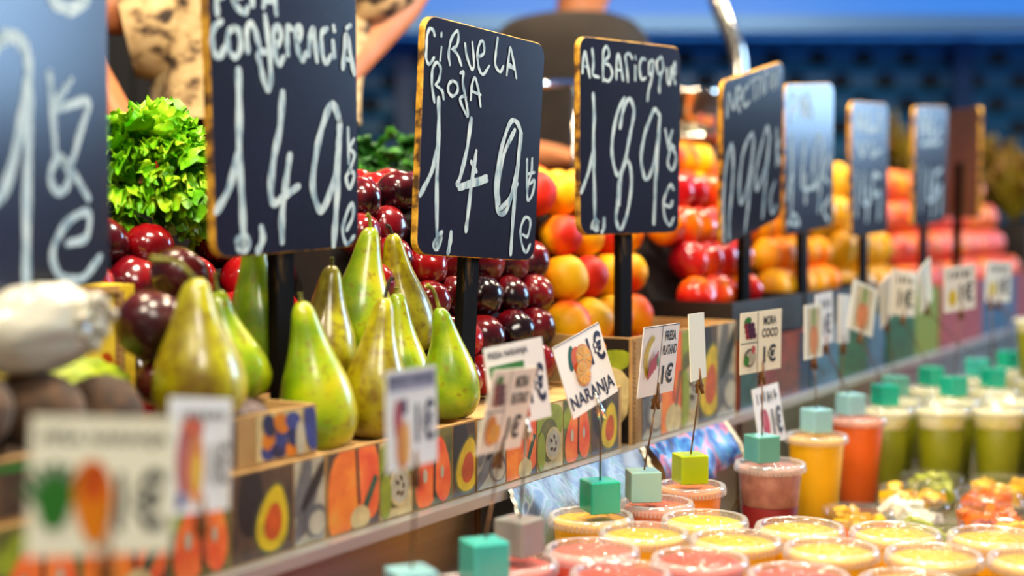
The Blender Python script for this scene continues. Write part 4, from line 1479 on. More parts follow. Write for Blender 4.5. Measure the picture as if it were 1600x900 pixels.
def chunk_mesh(name, rgb, seed):
    rr = random.Random(seed)
    mb = MB()
    for k in range(16):
        a, q = rr.uniform(0, 2 * PI), 0.038 * math.sqrt(rr.random())
        rot = Euler((rr.uniform(0, 3), rr.uniform(0, 3), rr.uniform(0, 3))).to_matrix()
        mb.box((q * math.cos(a), q * math.sin(a), 0.019 + 0.020 * rr.random()), (0.026, 0.020, 0.015), 0, rot)
    return mb.mesh(name, mat('cut_fruit_' + name + str(seed), rgb, 0.35, sss=0.2))


chunks = [chunk_mesh('melon_pieces', (240, 120, 10), 1), chunk_mesh('pineapple_pieces', (244, 190, 6), 2), chunk_mesh('coconut_pieces', (244, 240, 222), 3), chunk_mesh('kiwi_pieces', (170, 180, 40), 4), chunk_mesh('papaya_pieces', (228, 96, 40), 5)]
tl = ['orange melon', 'yellow pineapple', 'white coconut', 'green kiwi', 'red papaya']
spots = []
for i in range(8):
    for j in range(9):
        spots.append((1.64 + 0.119 * i + 0.03 * (j % 2), 0.60 - 0.108 * j + (0.05 * i if i < 5 else 0.02)))
n = 0
for (x, y) in spots:
    if y > 0.66 or y < -0.2 or (x < 1.75 and y > 0.62) or math.hypot(x - 1.826, y - 0.702) < 0.11 or x > 2.56:
        continue
    if any(math.hypot(x - cx_, y - cy_) < 0.102 for cx_, cy_ in ((2.66, 0.385), (2.457, 0.732), (2.509, 0.647), (2.562, 0.561), (2.614, 0.475), (2.096, 0.731), (2.317, 0.736), (1.499, 0.433), (1.469, 0.53))):
        continue
    if math.hypot(x - 1.533, y - 0.337) < 0.1 or math.hypot(x - 1.623, y - 0.729) < 0.1:
        continue
    k = (0, 1, 1, 3, 0, 1, 4, 1, 2, 0, 1)[(n * 7) % 11]
    n += 1
    root = empty('fruit_tub', (x, y, Z_TABLE + 0.0005))
    tag(root, 'low lidded tub of cut %s pieces on the display table' % tl[k], 'tub', 'cut fruit tubs: ' + tl[k])
    link_mesh('tub_wall', tub_wall, root)
    link_mesh('lid', tub_lid, root)
    o = link_mesh(chunks[k].name.split('.')[0], chunks[k], root, rot=(0, 0, n * 1.1))

# ================================================================== CARD HOLDERS AND PRICE CARDS
CW_, CH_ = 0.09, 0.083


def cube_mat(name, rgb):
    m = mat(name, rgb, 0.22, spec=0.6, coat=0.3, sss=0.35)
    return m


CB = {'teal': cube_mat('teal_acrylic', (20, 176, 150)), 'aqua': cube_mat('aqua_acrylic', (70, 196, 184)), 'grey': cube_mat('grey_acrylic', (150, 152, 146)),
      'ice': cube_mat('ice_acrylic', (150, 192, 186)), 'lime': cube_mat('lime_acrylic', (176, 200, 20)), 'sea': cube_mat('sea_green_acrylic', (96, 170, 156)), 'sky': cube_mat('sky_acrylic', (150, 204, 214))}


def bev_cube(s):
    b, mb = 0.0012, MB()
    h = s / 2
    vs, idx = [], {}
    for sx in (-1, 1):
        for sy in (-1, 1):
            for sz in (-1, 1):
                for ax in range(3):
                    v = [sx * (h - b), sy * (h - b), sz * (h - b)]
                    v[ax] = (sx, sy, sz)[ax] * h
                    idx[(sx, sy, sz, ax)] = len(vs)
                    vs.append((v[0], v[1], v[2] + h))
    fs = []
    for ax in range(3):
        o1, o2 = (ax + 1) % 3, (ax + 2) % 3
        for sg in (-1, 1):
            q = []
            for a, c in ((-1, -1), (1, -1), (1, 1), (-1, 1)):
                t = [0, 0, 0]
                t[ax], t[o1], t[o2] = sg, a, c
                q.append(idx[(*t, ax)])
            fs.append(tuple(q if sg > 0 else reversed(q)))
            for c in (-1, 1):
                pass
    for o1, o2 in ((0, 1), (1, 2), (0, 2)):                # edge bevels
        o3 = 3 - o1 - o2
        for s1 in (-1, 1):
            for s2 in (-1, 1):
                t1, t2 = [0, 0, 0], [0, 0, 0]
                t1[o1] = t2[o1] = s1
                t1[o2] = t2[o2] = s2
                t1[o3], t2[o3] = -1, 1
                fs.append((idx[(*t1, o1)], idx[(*t2, o1)], idx[(*t2, o2)], idx[(*t1, o2)]))
    for sx in (-1, 1):
        for sy in (-1, 1):
            for sz in (-1, 1):
                fs.append(tuple(idx[(sx, sy, sz, a)] for a in range(3)))
    mb.add(vs, fs)
    return mb


cube_me = {k: bev_cube(0.036).mesh('cube_base', m) for k, m in CB.items()}


def holder(base, tip, col, label, clip_dir, bright=False):
    """coloured cube on a lid, thin wire, little crocodile clip"""
    root = empty('card_holder', base)
    tag(root, label, 'card holder', 'card holders on the cup lids')
    ry = R({'teal': 20, 'grey': 52, 'ice': 8, 'lime': 14}.get(col, 25))
    link_mesh('cube_base', cube_me[col], root, rot=(0, 0, ry + AZ))
    b0 = Vector((0, 0, 0.03))
    t = Vector(tip) - Vector(base)
    wm = M['wire'] if bright else M['wire_rust']
    MB().tube([b0, b0.lerp(t, 0.5) + Vector((0.001, 0, 0)), t], 0.0011, 8).build('wire', wm, root)
    cd = Vector(clip_dir).normalized()
    c = MB()
    e = t + cd * 0.022
    side = Vector((1, 0, 0))
    for s in (-1, 1):
        off = Vector((0, -1, 0)) * 0.0016 * s
        c.tube([t - cd * 0.010 + off * 2.6, t + off * 1.2, e + off * 0.55], [0.0022, 0.0028, 0.0012], 8)
    c.tube([t - Vector((0, 0.005, 0)), t + Vector((0, 0.005, 0))], 0.0026, 8)
    c.build('clip', M['chrome'] if bright else M['wire_rust'], root)
    return root


def pic_orange(fl, x, z, s):
    fl.poly(ell(x - .30 * s, z + .26 * s, .14 * s, .36 * s, -22, 16), M['p_dgreen'])
    fl.poly(ell(x - .02 * s, z + .05 * s, .30 * s, .46 * s, 0), M['p_orange_d'])
    for cx, cz, r, a in ((x + .24 * s, z + .10 * s, .36 * s, 0), (x + .0 * s, z - .28 * s, .32 * s, 0)):
        fl.poly(ell(cx, cz, r, r * 1.1), M['p_orange'])
        fl.poly(ell(cx, cz, r * .9, r * .99), M['p_cream'])
        for k in range(8):
            a0 = 45 * k + 6
            fl.poly([(cx + .06 * r * math.cos(R(a0 + 17)), cz + .06 * r * math.sin(R(a0 + 17)))] + ell(cx, cz, r * .84, r * .92, 0, 5, a0, a0 + 36), M['p_flesh'])


def pic_banana(fl, x, z, s, red=True):
    arc = [(x + s * (-.30 + .9 * (1 - math.cos(t))), z + s * .75 * math.sin(t) * 1.1) for t in [-0.9 + 1.9 * k / 10 for k in range(11)]]
    for k in range(10):
        fl.line([arc[k], arc[k + 1]], s * (.30 - .024 * abs(k - 5)), M['p_yellow'])
    fl.line(arc, s * .03, M['p_lime'])
    if red:
        for k in range(4):
            fl.poly(ell(x + s * (-.06 + .13 * k), z - s * (.38 - .10 * k), s * .09, s * .34, -12, 14), M['p_red'])
        fl.poly(ell(x + s * .42, z - s * .1, s * .07, s * .22, 10, 12), M['p_green'])


def pic_berries(fl, x, z, s):
    fl.poly(ell(x - .12 * s, z + .30 * s, .26 * s, .18 * s, 20), M['p_green'])
    for k in range(9):
        fl.poly(ell(x + s * (-.24 + .22 * (k % 3) + .05 * (k // 3)), z + s * (.12 - .22 * (k // 3)), .14 * s, .14 * s, 0, 10), M['p_purple'] if k % 3 else M['p_maroon'])


def pic_coconut(fl, x, z, s):
    fl.poly(ell(x, z, .34 * s, .34 * s), M['p_brown'])
    fl.poly(ell(x + .03 * s, z, .28 * s, .28 * s), M['p_white'])
    fl.poly(ell(x - .2 * s, z - .1 * s, .16 * s, .2 * s), M['p_green'])
    fl.poly(ell(x + .2 * s, z + .3 * s, .12 * s, .16 * s), M['p_pink'])


def pic_mango(fl, x, z, s):
    fl.poly(ell(x - .18 * s, z + .32 * s, .24 * s, .55 * s, 0), M['p_red'])
    fl.rect(x - .05 * s, x + .32 * s, z + .45 * s, z + .85 * s, M['p_purple'])
    fl.poly(ell(x - .02 * s, z - .38 * s, .30 * s, .60 * s, 0), M['p_orange'])
    fl.poly(ell(x + .22 * s, z - .30 * s, .20 * s, .60 * s, 0), M['p_flesh'])


def smudge(fl, x0, x1, z0, z1, n, m):
    """a name too blurred to read: a row of uneven dark strokes"""
    w = (x1 - x0) / n
    for k in range(n):
        fl.rect(x0 + w * k + w * .12, x0 + w * k + w * (.42 + .1 * (k % 2)), z0 + .001 * (k % 3), z1 - .001 * ((k + 1) % 3), m)
        if k % 2:
            fl.rect(x0 + w * k + w * .5, x0 + w * k + w * .86, z0 + .3 * (z1 - z0), z0 + .6 * (z1 - z0), m)


def price_card(key, label, cm='paper', border=None):
    loc, ypr, kind = CARDS[key]
    root = empty('price_card')
    root.matrix_world = sign_matrix(loc, ypr)
    tag(root, label, 'price card', 'price cards')
    MB().box((0, 0, 0), (CW_, 0.0012, CH_)).build('card_sheet', M[cm], root)
    y = -0.0007
    w, h = CW_ / 2, CH_ / 2
    pf, tf = Flat(y), Flat(y - 0.0001)
    ink = M['ink_blue'] if kind in ('naranja', 'fresa_naranja', 'mango') else M['ink']
    if kind == 'naranja':
        pic_orange(pf, -.008, .010, .040)
        tf.text('1€', .013, .042, .001, .034, ink)
        tf.text('NARANJA', -.042, .042, -.038, -.018, ink)
        tf.line([(-w, h - .0006), (w, h - .0006)], .0012, ink)
    elif kind in ('fresa_platano', 'mora_coco', 'mora_platano'):
        a, b_ = {'fresa_platano': ('FRESA', 'PLATANO'), 'mora_coco': ('MORA', 'COCO'), 'mora_platano': ('MORA', 'PLATANO')}[kind]
        sp = .002 if kind == 'fresa_platano' else -.008
        tf.line([(sp, -h), (sp, h)], .0012, ink)
        if kind == 'fresa_platano':
            pic_banana(pf, -.024, .004, .036)
            tf.line([(-w, h - .0006), (w, h - .0006)], .001, ink)
        else:
            tf.line([(-w, .0), (sp, .0)], .0012, ink)
            pic_berries(pf, -.026, .020, .032)
            if kind == 'mora_coco':
                pic_coconut(pf, -.026, -.020, .036)
            else:
                pf.poly(ell(-.028, -.018, .010, .016, 20), M['p_orange'])
                pf.poly(ell(-.020, -.022, .012, .010, -20), M['p_flesh'])
        c = (sp + w) / 2
        tf.text(a, c - .014, c + .014, .022, .034, ink)
        tf.text(b_, c - .017, c + .018, .005, .017, ink)
        tf.text('1€', c - .014, c + .014, -.030, -.006, ink)
    elif kind == 'fresa_naranja':
        tf.text('FRESA NARANJA', -.041, .020, .027, .036, ink)
        pf.rect(-.041, .012, -.036, .022, M['p_orange_d'])
        pf.rect(-.041, .012, .010, .022, M['p_green'])
        pf.poly(ell(-.015, .006, .026, .008), M['p_yellow'])
        pf.poly(ell(.0, -.016, .012, .020), M['p_red'])
        pf.poly(ell(-.022, -.012, .015, .018), M['p_orange'])
        pf.poly(ell(-.002, -.020, .006, .005), M['p_lime'])
        tf.text('1€', .015, .041, -.024, .016, ink)
    elif kind == 'mango':
        tf.rect(-.043, .043, .024, .039, mat('faded_band', (150, 144, 160), 0.5))
        tf.text('MANGO NARANJA', -.041, .041, .026, .037, ink)
        pic_mango(pf, -.020, -.010, .032)
        tf.text('1€', .005, .040, -.022, .014, ink)
    elif kind == 'pina':
        tf.text('PIÑA NARANJA', -.039, .041, .023, .034, ink)
        for k in range(7):
            a = -60 + 20 * k
            pf.line([(-.030, -.016), (-.030 + .022 * math.sin(R(a)), -.016 + .030 * math.cos(R(a)))], .005, M['p_bgreen'])
        pf.poly(ell(-.030, -.010, .010, .016), M['p_green'])
        pf.poly(ell(-.006, -.010, .012, .026, 6, egg=-.2), M['p_orange'])
        pf.poly(ell(-.006, .002, .008, .012), M['p_orange_d'])
        tf.text('1€', .008, .040, -.028, .010, ink)
    elif kind == 'tutti':
        smudge(tf, -.030, .036, .024, .034, 11, ink)
        pf.poly(ell(-.024, -.004, .012, .026), M['p_pink'])
        pf.poly(ell(-.008, -.008, .012, .028), M['p_orange'])
        pf.poly(ell(-.006, -.012, .005, .014), M['p_yellow'])
        pf.poly(ell(-.014, .020, .016, .008), M['p_orange_d'])
        pf.rect(-.034, -.022, -.036, -.026, M['p_blue'])
        tf.text('1€', .012, .038, -.022, .010, M['p_grey'])
    elif kind == 'tilted':
        smudge(tf, -.036, .034, .018, .034, 6, ink)
        tf.text('1€', .006, .038, -.030, .010, ink)
        pf.poly(ell(-.014, -.012, .012, .022), M['p_red'])
        pf.poly(ell(-.022, -.002, .008, .014), M['p_pink'])
    elif kind == 'papaya':
        pf.rect(-.030, .030, -.036, .036, M['p_cream'])
        pf.poly(ell(.0, -.012, .020, .024), M['p_orange'])
        pf.poly(ell(.0, .022, .010, .016), M['p_lime'])
    elif kind == 'far':
        smudge(tf, -.034, .036, .018, .034, 5, ink)
        tf.text('1€', -.002, .036, -.026, .010, ink)
        pf.poly(ell(-.022, -.016, .012, .016), M['p_yellow'])
    elif kind == 'white':
        smudge(tf, -.030, .030, .016, .032, 4, ink)
        tf.text('1€', -.020, .030, -.026, .008, ink)
    if pf.mb.v:
        pf.build('picture', root)
    if tf.mb.v:
        tf.build('print', root)
    return root


CARDS = {'c1': ((0.595, 0.657, 0.985), (-22, -7, 6), 'pina'), 'c2': ((0.749, 0.725, 0.975), (15, -2, 8), 'tutti'), 'c3': ((0.960, 0.687, 0.979), (8, -2, 2), 'mango'),
         'c4': ((1.153, 0.712, 0.961), (3, 12, 3), 'mora_platano'), 'c5': ((1.216, 0.738, 0.979), (-10, -6, -4), 'fresa_naranja'), 'c6': ((1.373, 0.745, 0.977), (-9, -9, -15), 'naranja'),
         'c7': ((1.497, 0.715, 0.979), (-2, 6, 0), 'fresa_platano'), 'c8': ((1.619, 0.720, 0.985), (12, -3, 2), 'blank'), 'c9': ((1.810, 0.711, 0.977), (-16, 2, -2), 'mora_coco'),
         'c10': ((1.905, 0.735, 0.863), (-3, -9, -1), 'tilted'), 'c11': ((2.089, 0.735, 0.970), (2, -1, 1), 'papaya'), 'c12': ((2.210, 0.759, 0.981), (2, -2, -1), 'white'),
         'c13': ((2.643, 0.651, 1.014), (-23, 2, -4), 'far')}
CLAB = {'c1': ('white card with a pineapple leaf and orange fruit, reading piña naranja 1€', 'paper_cream'), 'c2': ('white card with pink and orange fruit and a faded price, beside the piña card', 'paper'),
        'c3': ('white card with a red and orange mango, before the pears', 'paper'), 'c4': ('cream card with berries reading mora platano 1€', 'paper_cream'),
        'c5': ('white card with a strawberry reading fresa naranja 1€', 'paper'), 'c6': ('tilted white card with cut oranges reading naranja 1€', 'paper'),
        'c7': ('white card with a banana reading fresa platano 1€', 'paper'), 'c8': ('blank back of a folded card above the lime green cube', 'paper_cream'),
        'c9': ('cream card with blackberries reading mora coco 1€', 'paper_cream'), 'c10': ('white card hanging askew behind the crimson cup', 'paper'),
        'c11': ('cream card with an orange papaya picture above the pale blue cube', 'paper_cream'), 'c12': ('plain white price card behind the papaya card', 'paper'), 'c13': ('white card with a yellow fruit standing over the green cups', 'paper')}
for k in CARDS:
    price_card(k, *CLAB[k])

MORE = {}
for k, (px, py, Y, yaw, roll, kind, cm, lab, hx, hy, col) in enumerate((
        (1318, 498, 0.770, 6, 4, 'blank', 'paper', 'blank backed card turned edge on behind the orange cup', 2.40, 0.800, 'sky'),
        (1348, 482, 0.735, -10, 14, 'papaya', 'paper_cream', 'papaya picture card leaning over the first green cup', 2.457, 0.732, 'teal'),
        (1384, 470, 0.755, 4, -12, 'blank', 'paper', 'blank white card leaning back over the green cups', 2.60, 0.755, 'sea'),
        (1412, 458, 0.735, -14, 6, 'white', 'paper', 'white 1€ card without a picture over the far green cups', 2.79, 0.74, 'teal'),
        (1446, 446, 0.700, 2, -14, 'blank', 'paper_cream', 'slanted blank cream card beside the yellow fruit card', 3.0, 0.70, 'aqua'),
        (1560, 440, 0.660, -20, 3, 'far', 'paper', 'far yellow fruit card beyond the stacked green cup', 3.45, 0.66, 'teal'))):
    key = 'm%d' % k
    CARDS[key] = (tuple(at(px, py, Y)), (yaw, 0, roll), kind)
    CLAB[key] = (lab, cm)
    MORE[key] = ((hx, hy), col, lab)
    price_card(key, lab, cm)
zl = Z_LID + 0.0025
HOLD = {'c1': ((0.600, 0.660), 'sea'), 'c2': ((0.755, 0.725), 'aqua'), 'c3': ((0.962, 0.690), 'sky'), 'c4': ((1.085, 0.695), 'aqua'), 'c5': ((1.182, 0.716), 'grey'), 'c6': ((1.402, 0.742), 'teal'),
        'c7': ((1.484, 0.728), 'ice'), 'c8': ((1.615, 0.727), 'lime'), 'c9': ((1.805, 0.706), 'sea'), 'c11': ((2.096, 0.731), 'sky'), 'c12': ((2.305, 0.745), 'sky'), 'c13': ((2.645, 0.66), 'teal')}
CNAME = {'sea': 'sea green', 'aqua': 'bright aqua', 'sky': 'pale blue', 'grey': 'grey', 'teal': 'emerald teal', 'ice': 'pale icy', 'lime': 'lime green'}
for k, ((x, y), col) in HOLD.items():
    loc, ypr, kind = CARDS[k]
    mt = sign_matrix(loc, ypr)
    tip = mt @ Vector((0.004, 0, -CH_ / 2 - 0.008))
    up = (mt.to_3x3() @ Vector((0, 0, 1)))
    holder((x, y, zl), tip, col, '%s cube holder clipping the %s' % (CNAME[col], {'c1': 'piña card', 'c2': 'faded fruit card', 'c3': 'mango card', 'c4': 'mora platano card', 'c5': 'fresa naranja card', 'c6': 'naranja card', 'c7': 'fresa platano card', 'c8': 'blank folded card', 'c9': 'mora coco card', 'c11': 'papaya card', 'c12': 'plain white card', 'c13': 'yellow fruit card'}[k]), up, k in ('c5', 'c6'))
for k, ((hx, hy), col, lab) in MORE.items():
    loc, ypr, kind = CARDS[k]
    mt = sign_matrix(loc, ypr)
    zb = zl if k != 'm0' else Z_TABLE + 0.001
    holder((hx, hy, zb), mt @ Vector((0.004, 0, -CH_ / 2 - 0.008)), col, '%s cube holder carrying the %s' % (CNAME[col], lab.split(' over ')[0].split(' beside ')[0].split(' behind ')[0].split(' beyond ')[0]), mt.to_3x3() @ Vector((0, 0, 1)))
# holder for the askew card
loc, ypr, kind = CARDS['c10']
holder((1.90, 0.80, Z_TABLE + 0.001), Vector(loc) + Vector((0, 0.006, -0.048)), 'sea', 'sea green cube holder under the askew card', (0, 0, 1))
# spare holders further on, their wires bare
for x, y, col, lab in ((2.83, 0.63, 'teal', 'emerald cube with a bare wire between the frothy green cups'), (3.2, 0.68, 'teal', 'emerald cube with a bare wire far along the green cups')):
    holder((x, y, zl), (x + 0.01, y + 0.01, zl + 0.16), col, lab, (0.2, 0.1, 1))

# ================================================================== PRINTED PLASTIC HANGING FROM THE COUNTER EDGE
def marbled(name, stops, scale, dist, stretch):
    m = mat(name, (200, 200, 200), 0.36, spec=0.5, coat=0.1)
    nodes, links, b = nt(m)
    tc = nodes.new('ShaderNodeTexCoord')
    mp = nodes.new('ShaderNodeMapping')
    mp.inputs['Scale'].default_value = stretch
    links.new(tc.outputs['Object'], mp.inputs[0])
    n = nodes.new('ShaderNodeTexNoise')
    n.inputs['Scale'].default_value = scale
    n.inputs['Detail'].default_value = 3
    n.inputs['Distortion'].default_value = dist
    links.new(mp.outputs[0], n.inputs['Vector'])
    r = ramp(nodes, stops)
    links.new(n.outputs['Fac'], r.inputs[0])
    links.new(r.outputs[0], b.inputs['Base Color'])
    return m


m_marb = marbled('marbled_plastic', [(0.28, (26, 24, 24)), (0.38, (70, 66, 62)), (0.45, (132, 132, 124)), (0.50, (70, 96, 44)), (0.55, (112, 108, 96)), (0.62, (60, 48, 38)), (0.7, (130, 124, 110))], 9, 2.6, (1, 1, 1.4))
m_flor = marbled('floral_blue_plastic', [(0.30, (30, 34, 70)), (0.42, (40, 80, 170)), (0.5, (60, 150, 200)), (0.58, (226, 120, 140)), (0.66, (50, 70, 150)), (0.75, (200, 210, 226))], 26, 1.4, (1, 1, 1))
m_hem = mat('cream_hem', (226, 216, 184), 0.5)


def drape(label, x0, x1, length, m, seed, hem_left=True, hem_right=False, bulge=0.045, group='plastic sheets hung on the counter edge'):
    root = empty('plastic_sheet', ((x0 + x1) / 2, 0.85, Z_LEDGE))
    tag(root, label, 'plastic sheet', group)

    def fn(u, v):
        x = x0 + (x1 - x0) * u
        L = length * (0.9 + 0.12 * math.sin(seed + 5 * u) + 0.1 * noise.noise(Vector((u * 4, seed, 0))))
        s = v * L
        y = 0.842 - bulge * math.sin(min(1.0, v * 1.05) * PI * 0.55) - 0.006 * noise.noise(Vector((x * 22, s * 14, seed)))
        y -= 0.006 * v * math.sin(x * 38 + s * 30 + seed) + 0.003 * v * math.sin(x * 90 - s * 45)
        return (x + 0.01 * v * math.sin(seed + u * 6), y, Z_LEDGE - 0.001 - s * 0.92)
    part(MB().grid(fn, 60, 26), 'sheet', m, root)
    for on, ua, ub in ((hem_left, -0.008, 0.022), (hem_right, 0.965, 1.005)):
        if on:
            part(MB().grid(lambda u, v: Vector(fn(ua + (ub - ua) * u, v)) + Vector((0, -0.0016 - 0.0015 * math.sin(v * 60), 0)), 3, 30), 'hem', m_hem, root)
    return root


drape('marbled grey and green plastic sheet with a cream hem, under the naranja card', 1.365, 1.715, 0.135, m_marb, 2.0, True, True, 0.030)
drape('blue floral plastic sheet with a frilled cream hem, beyond the marbled one', 1.73, 2.0, 0.07, m_flor, 5.0, False, True, 0.03)

# ================================================================== SELLERS
def skin_object(name, joints, edges, m, parent=None, sub=2, root_i=0, shell=None):
    """joints: (point, (rx, ry)); grown with a Skin modifier, then frozen to one mesh"""
    me = bpy.data.meshes.new(name)
    me.from_pydata([tuple(p) for p, r in joints], edges, [])
    o = bpy.data.objects.new(name, me)
    COL.objects.link(o)
    o.modifiers.new('skin', 'SKIN')
    for i, (p, r) in enumerate(joints):
        sv = me.skin_vertices[0].data[i]
        sv.radius = r if isinstance(r, tuple) else (r, r)
        sv.use_root = (i == root_i)
    s = o.modifiers.new('sub', 'SUBSURF')
    s.levels = s.render_levels = sub
    bpy.context.view_layer.update()
    dg = bpy.context.evaluated_depsgraph_get()
    me2 = bpy.data.meshes.new_from_object(o.evaluated_get(dg))
    me2.name = name
    bpy.data.objects.remove(o)
    me2.materials.clear()
    me2.materials.append(m)
    for p in me2.polygons:
        p.use_smooth = True
        p.material_index = 0
    o = bpy.data.objects.new(name, me2)
    COL.objects.link(o)
    if parent:
        o.parent = parent
        o.matrix_parent_inverse = W(parent).inverted()
    return o


def add_hand(J_, E_, wrist_i, wrist, direction, palm_n):
    """palm and five bent fingers grown from the wrist joint"""
    d = Vector(direction).normalized()
    n = Vector(palm_n).normalized()
    s = d.cross(n).normalized()
    base = len(J_)
    J_.append((wrist + d * 0.045, (0.032, 0.016)))
    E_.append((wrist_i, base))
    for k, (off, ln) in enumerate(((-0.03, 0.055), (-0.010, 0.074), (0.010, 0.078), (0.028, 0.066), (0.042, 0.05))):
        i0 = len(J_)
        if k == 4:                                        # thumb leaves the side of the palm
            p0 = wrist + d * 0.030 + s * 0.030
            J_ += [(p0, 0.011), (p0 + s * 0.022 + d * 0.022, 0.010), (p0 + s * 0.028 + d * 0.048 + n * 0.008, 0.009)]
        else:
            p0 = wrist + d * 0.085 + s * off
            J_ += [(p0, 0.010), (p0 + d * ln * 0.5 + n * 0.006, 0.009), (p0 + d * ln * 0.9 + n * 0.024, 0.008)]
        E_ += [(base, i0), (i0, i0 + 1), (i0 + 1, i0 + 2)]


def person(label, joints, clothes, face, hair_rgb):
    pel = joints['pelvis'][0]
    root = empty('person', (pel.x, pel.y, 0.2))
    tag(root, label, 'person')
    names = list(joints)
    J_ = [joints[n] for n in names]
    ix = {n: i for i, n in enumerate(names)}
    chain = [('pelvis', 'waist'), ('waist', 'chest'), ('chest', 'neck'), ('neck', 'head'), ('head', 'crown'), ('chest', 'sh_a'), ('sh_a', 'el_a'), ('el_a', 'wr_a'),
             ('chest', 'sh_b'), ('sh_b', 'el_b'), ('el_b', 'wr_b'), ('pelvis', 'hip_a'), ('hip_a', 'kn_a'), ('kn_a', 'an_a'), ('an_a', 'toe_a'),
             ('pelvis', 'hip_b'), ('hip_b', 'kn_b'), ('kn_b', 'an_b'), ('an_b', 'toe_b')]
    E_ = [(ix[a], ix[b]) for a, b in chain]
    for s in ('a', 'b'):
        w, e = joints['wr_' + s][0], joints['el_' + s][0]
        add_hand(J_, E_, ix['wr_' + s], w, (w - e), Vector((0, -0.4, -1)))
    skin_object('body', J_, E_, M['skin'], root, 2, 0)
    # face and hair
    hc = joints['head'][0]
    f = Vector(face).normalized()
    r_ = f.cross(Vector((0, 0, 1))).normalized()
    mh = mat('hair_%d' % hair_rgb[0], hair_rgb, 0.5)
    mb = MB()

    def cap(u, v):
        th, ph = PI * 0.62 * v, 2 * PI * u
        q = Vector((math.sin(th) * math.cos(ph), math.sin(th) * math.sin(ph), math.cos(th)))
        return hc + Vector((0, 0, 0.045)) - f * 0.022 + Vector((q.x * 0.098, q.y * 0.098, q.z * 0.105))
    mb.grid(cap, 28, 12)
    part(mb, 'hair', mh, root)
    for s in (-1, 1):
        part(MB().lathe([(0, -0.011), (0.008, -0.008), (0.011, 0), (0.008, 0.008), (0, 0.011)], 12, c=hc + f * 0.078 + r_ * 0.031 * s + Vector((0, 0, 0.012))), 'eye', mat('eye_dark', (40, 28, 22), 0.2), root)
        part(MB().lathe([(0, -0.028), (0.010, -0.02), (0.014, 0), (0.010, 0.022), (0, 0.028)], 10, c=hc + r_ * 0.086 * s), 'ear', M['skin'], root)
    part(MB().tube([hc + f * 0.082 + Vector((0, 0, 0.012)), hc + f * 0.102 - Vector((0, 0, 0.018)), hc + f * 0.088 - Vector((0, 0, 0.026))], [0.008, 0.014, 0.009], 10), 'nose', M['skin'], root)
    part(MB().tube([hc + f * 0.082 - r_ * 0.024 - Vector((0, 0, 0.052)), hc + f * 0.092 - Vector((0, 0, 0.05)), hc + f * 0.082 + r_ * 0.024 - Vector((0, 0, 0.052))], [0.004, 0.008, 0.004], 8), 'mouth', mat('lips', (176, 80, 70), 0.4), root)
    for nm, jts, eds, m in clothes:
        skin_object(nm, jts, eds, m, root, 2, 0)
    return root


def loft(mb, rings, seg=36, fold=0.0, seed=0.0):
    """rings: (centre, radius across the view, radius along it); a draped closed tube with soft folds"""
    fh = Vector((FWD.x, FWD.y, 0)).normalized()
    R_ = [(Vector(c), a, b) for c, a, b in rings]
    C3 = smooth_line([r[0] for r in R_], 5)
    A3 = smooth_line([(r[1], r[2]) for r in R_], 5)
    n = len(C3) - 1

    def fn(u, v):
        i = round(v * n)
        ph = 2 * PI * u
        k = 1 + fold * v * math.sin(9 * ph + seed + 3 * v) + fold * 0.6 * noise.noise(Vector((math.cos(ph) * 2, math.sin(ph) * 2, v * 4 + seed)))
        return C3[i] + RGT * (A3[i].x * k * math.cos(ph)) + fh * (A3[i].y * k * math.sin(ph))
    mb.grid(fn, seg, n)
    return mb


def cloth_part(root, name, m, rings, sleeves, fold=0.05):
    mb = loft(MB(), rings, 40, fold, 1.0)
    for pts, rad in sleeves:
        P_ = smooth_line(pts, 5)
        r3 = smooth_line([(r, 0) for r in rad], 5)
        mb.tube(P_, [v.x for v in r3], 24, caps=False)
    return part(mb, name, m, root)


def blotched():
    m = noisy('cream_floral_cloth', [(0.36, (52, 40, 32)), (0.43, (150, 122, 84)), (0.5, (204, 176, 124)), (0.7, (222, 200, 150))], 22, 4, rough=0.8, stretch=(1, 1, 1.6))
    return m


m_blouse = blotched()
m_apron = mat('black_apron', (22, 16, 16), 0.7)
m_tee = noisy('charcoal_tee', [(0.3, (24, 18, 15)), (0.7, (42, 33, 27))], 9, rough=0.85)
m_trou = mat('dark_trousers', (28, 28, 36), 0.8)
D1 = 2.47
q = lambda x, y, d=D1: at_d(x, y, d)


def legs(pel, fwd, zf=0.2):
    f = Vector(fwd).normalized()
    s = f.cross(Vector((0, 0, 1))).normalized()
    out = {}
    for k, sg in (('a', 1), ('b', -1)):
        h = pel + s * 0.09 * sg - Vector((0, 0, 0.06))
        out['hip_' + k] = (h, 0.09)
        out['kn_' + k] = (Vector((h.x, h.y, zf + 0.48)), 0.062)
        out['an_' + k] = (Vector((h.x, h.y, zf + 0.08)), 0.042)
        out['toe_' + k] = (Vector((h.x, h.y, zf + 0.04)) + f * 0.15, (0.045, 0.032))
    return out


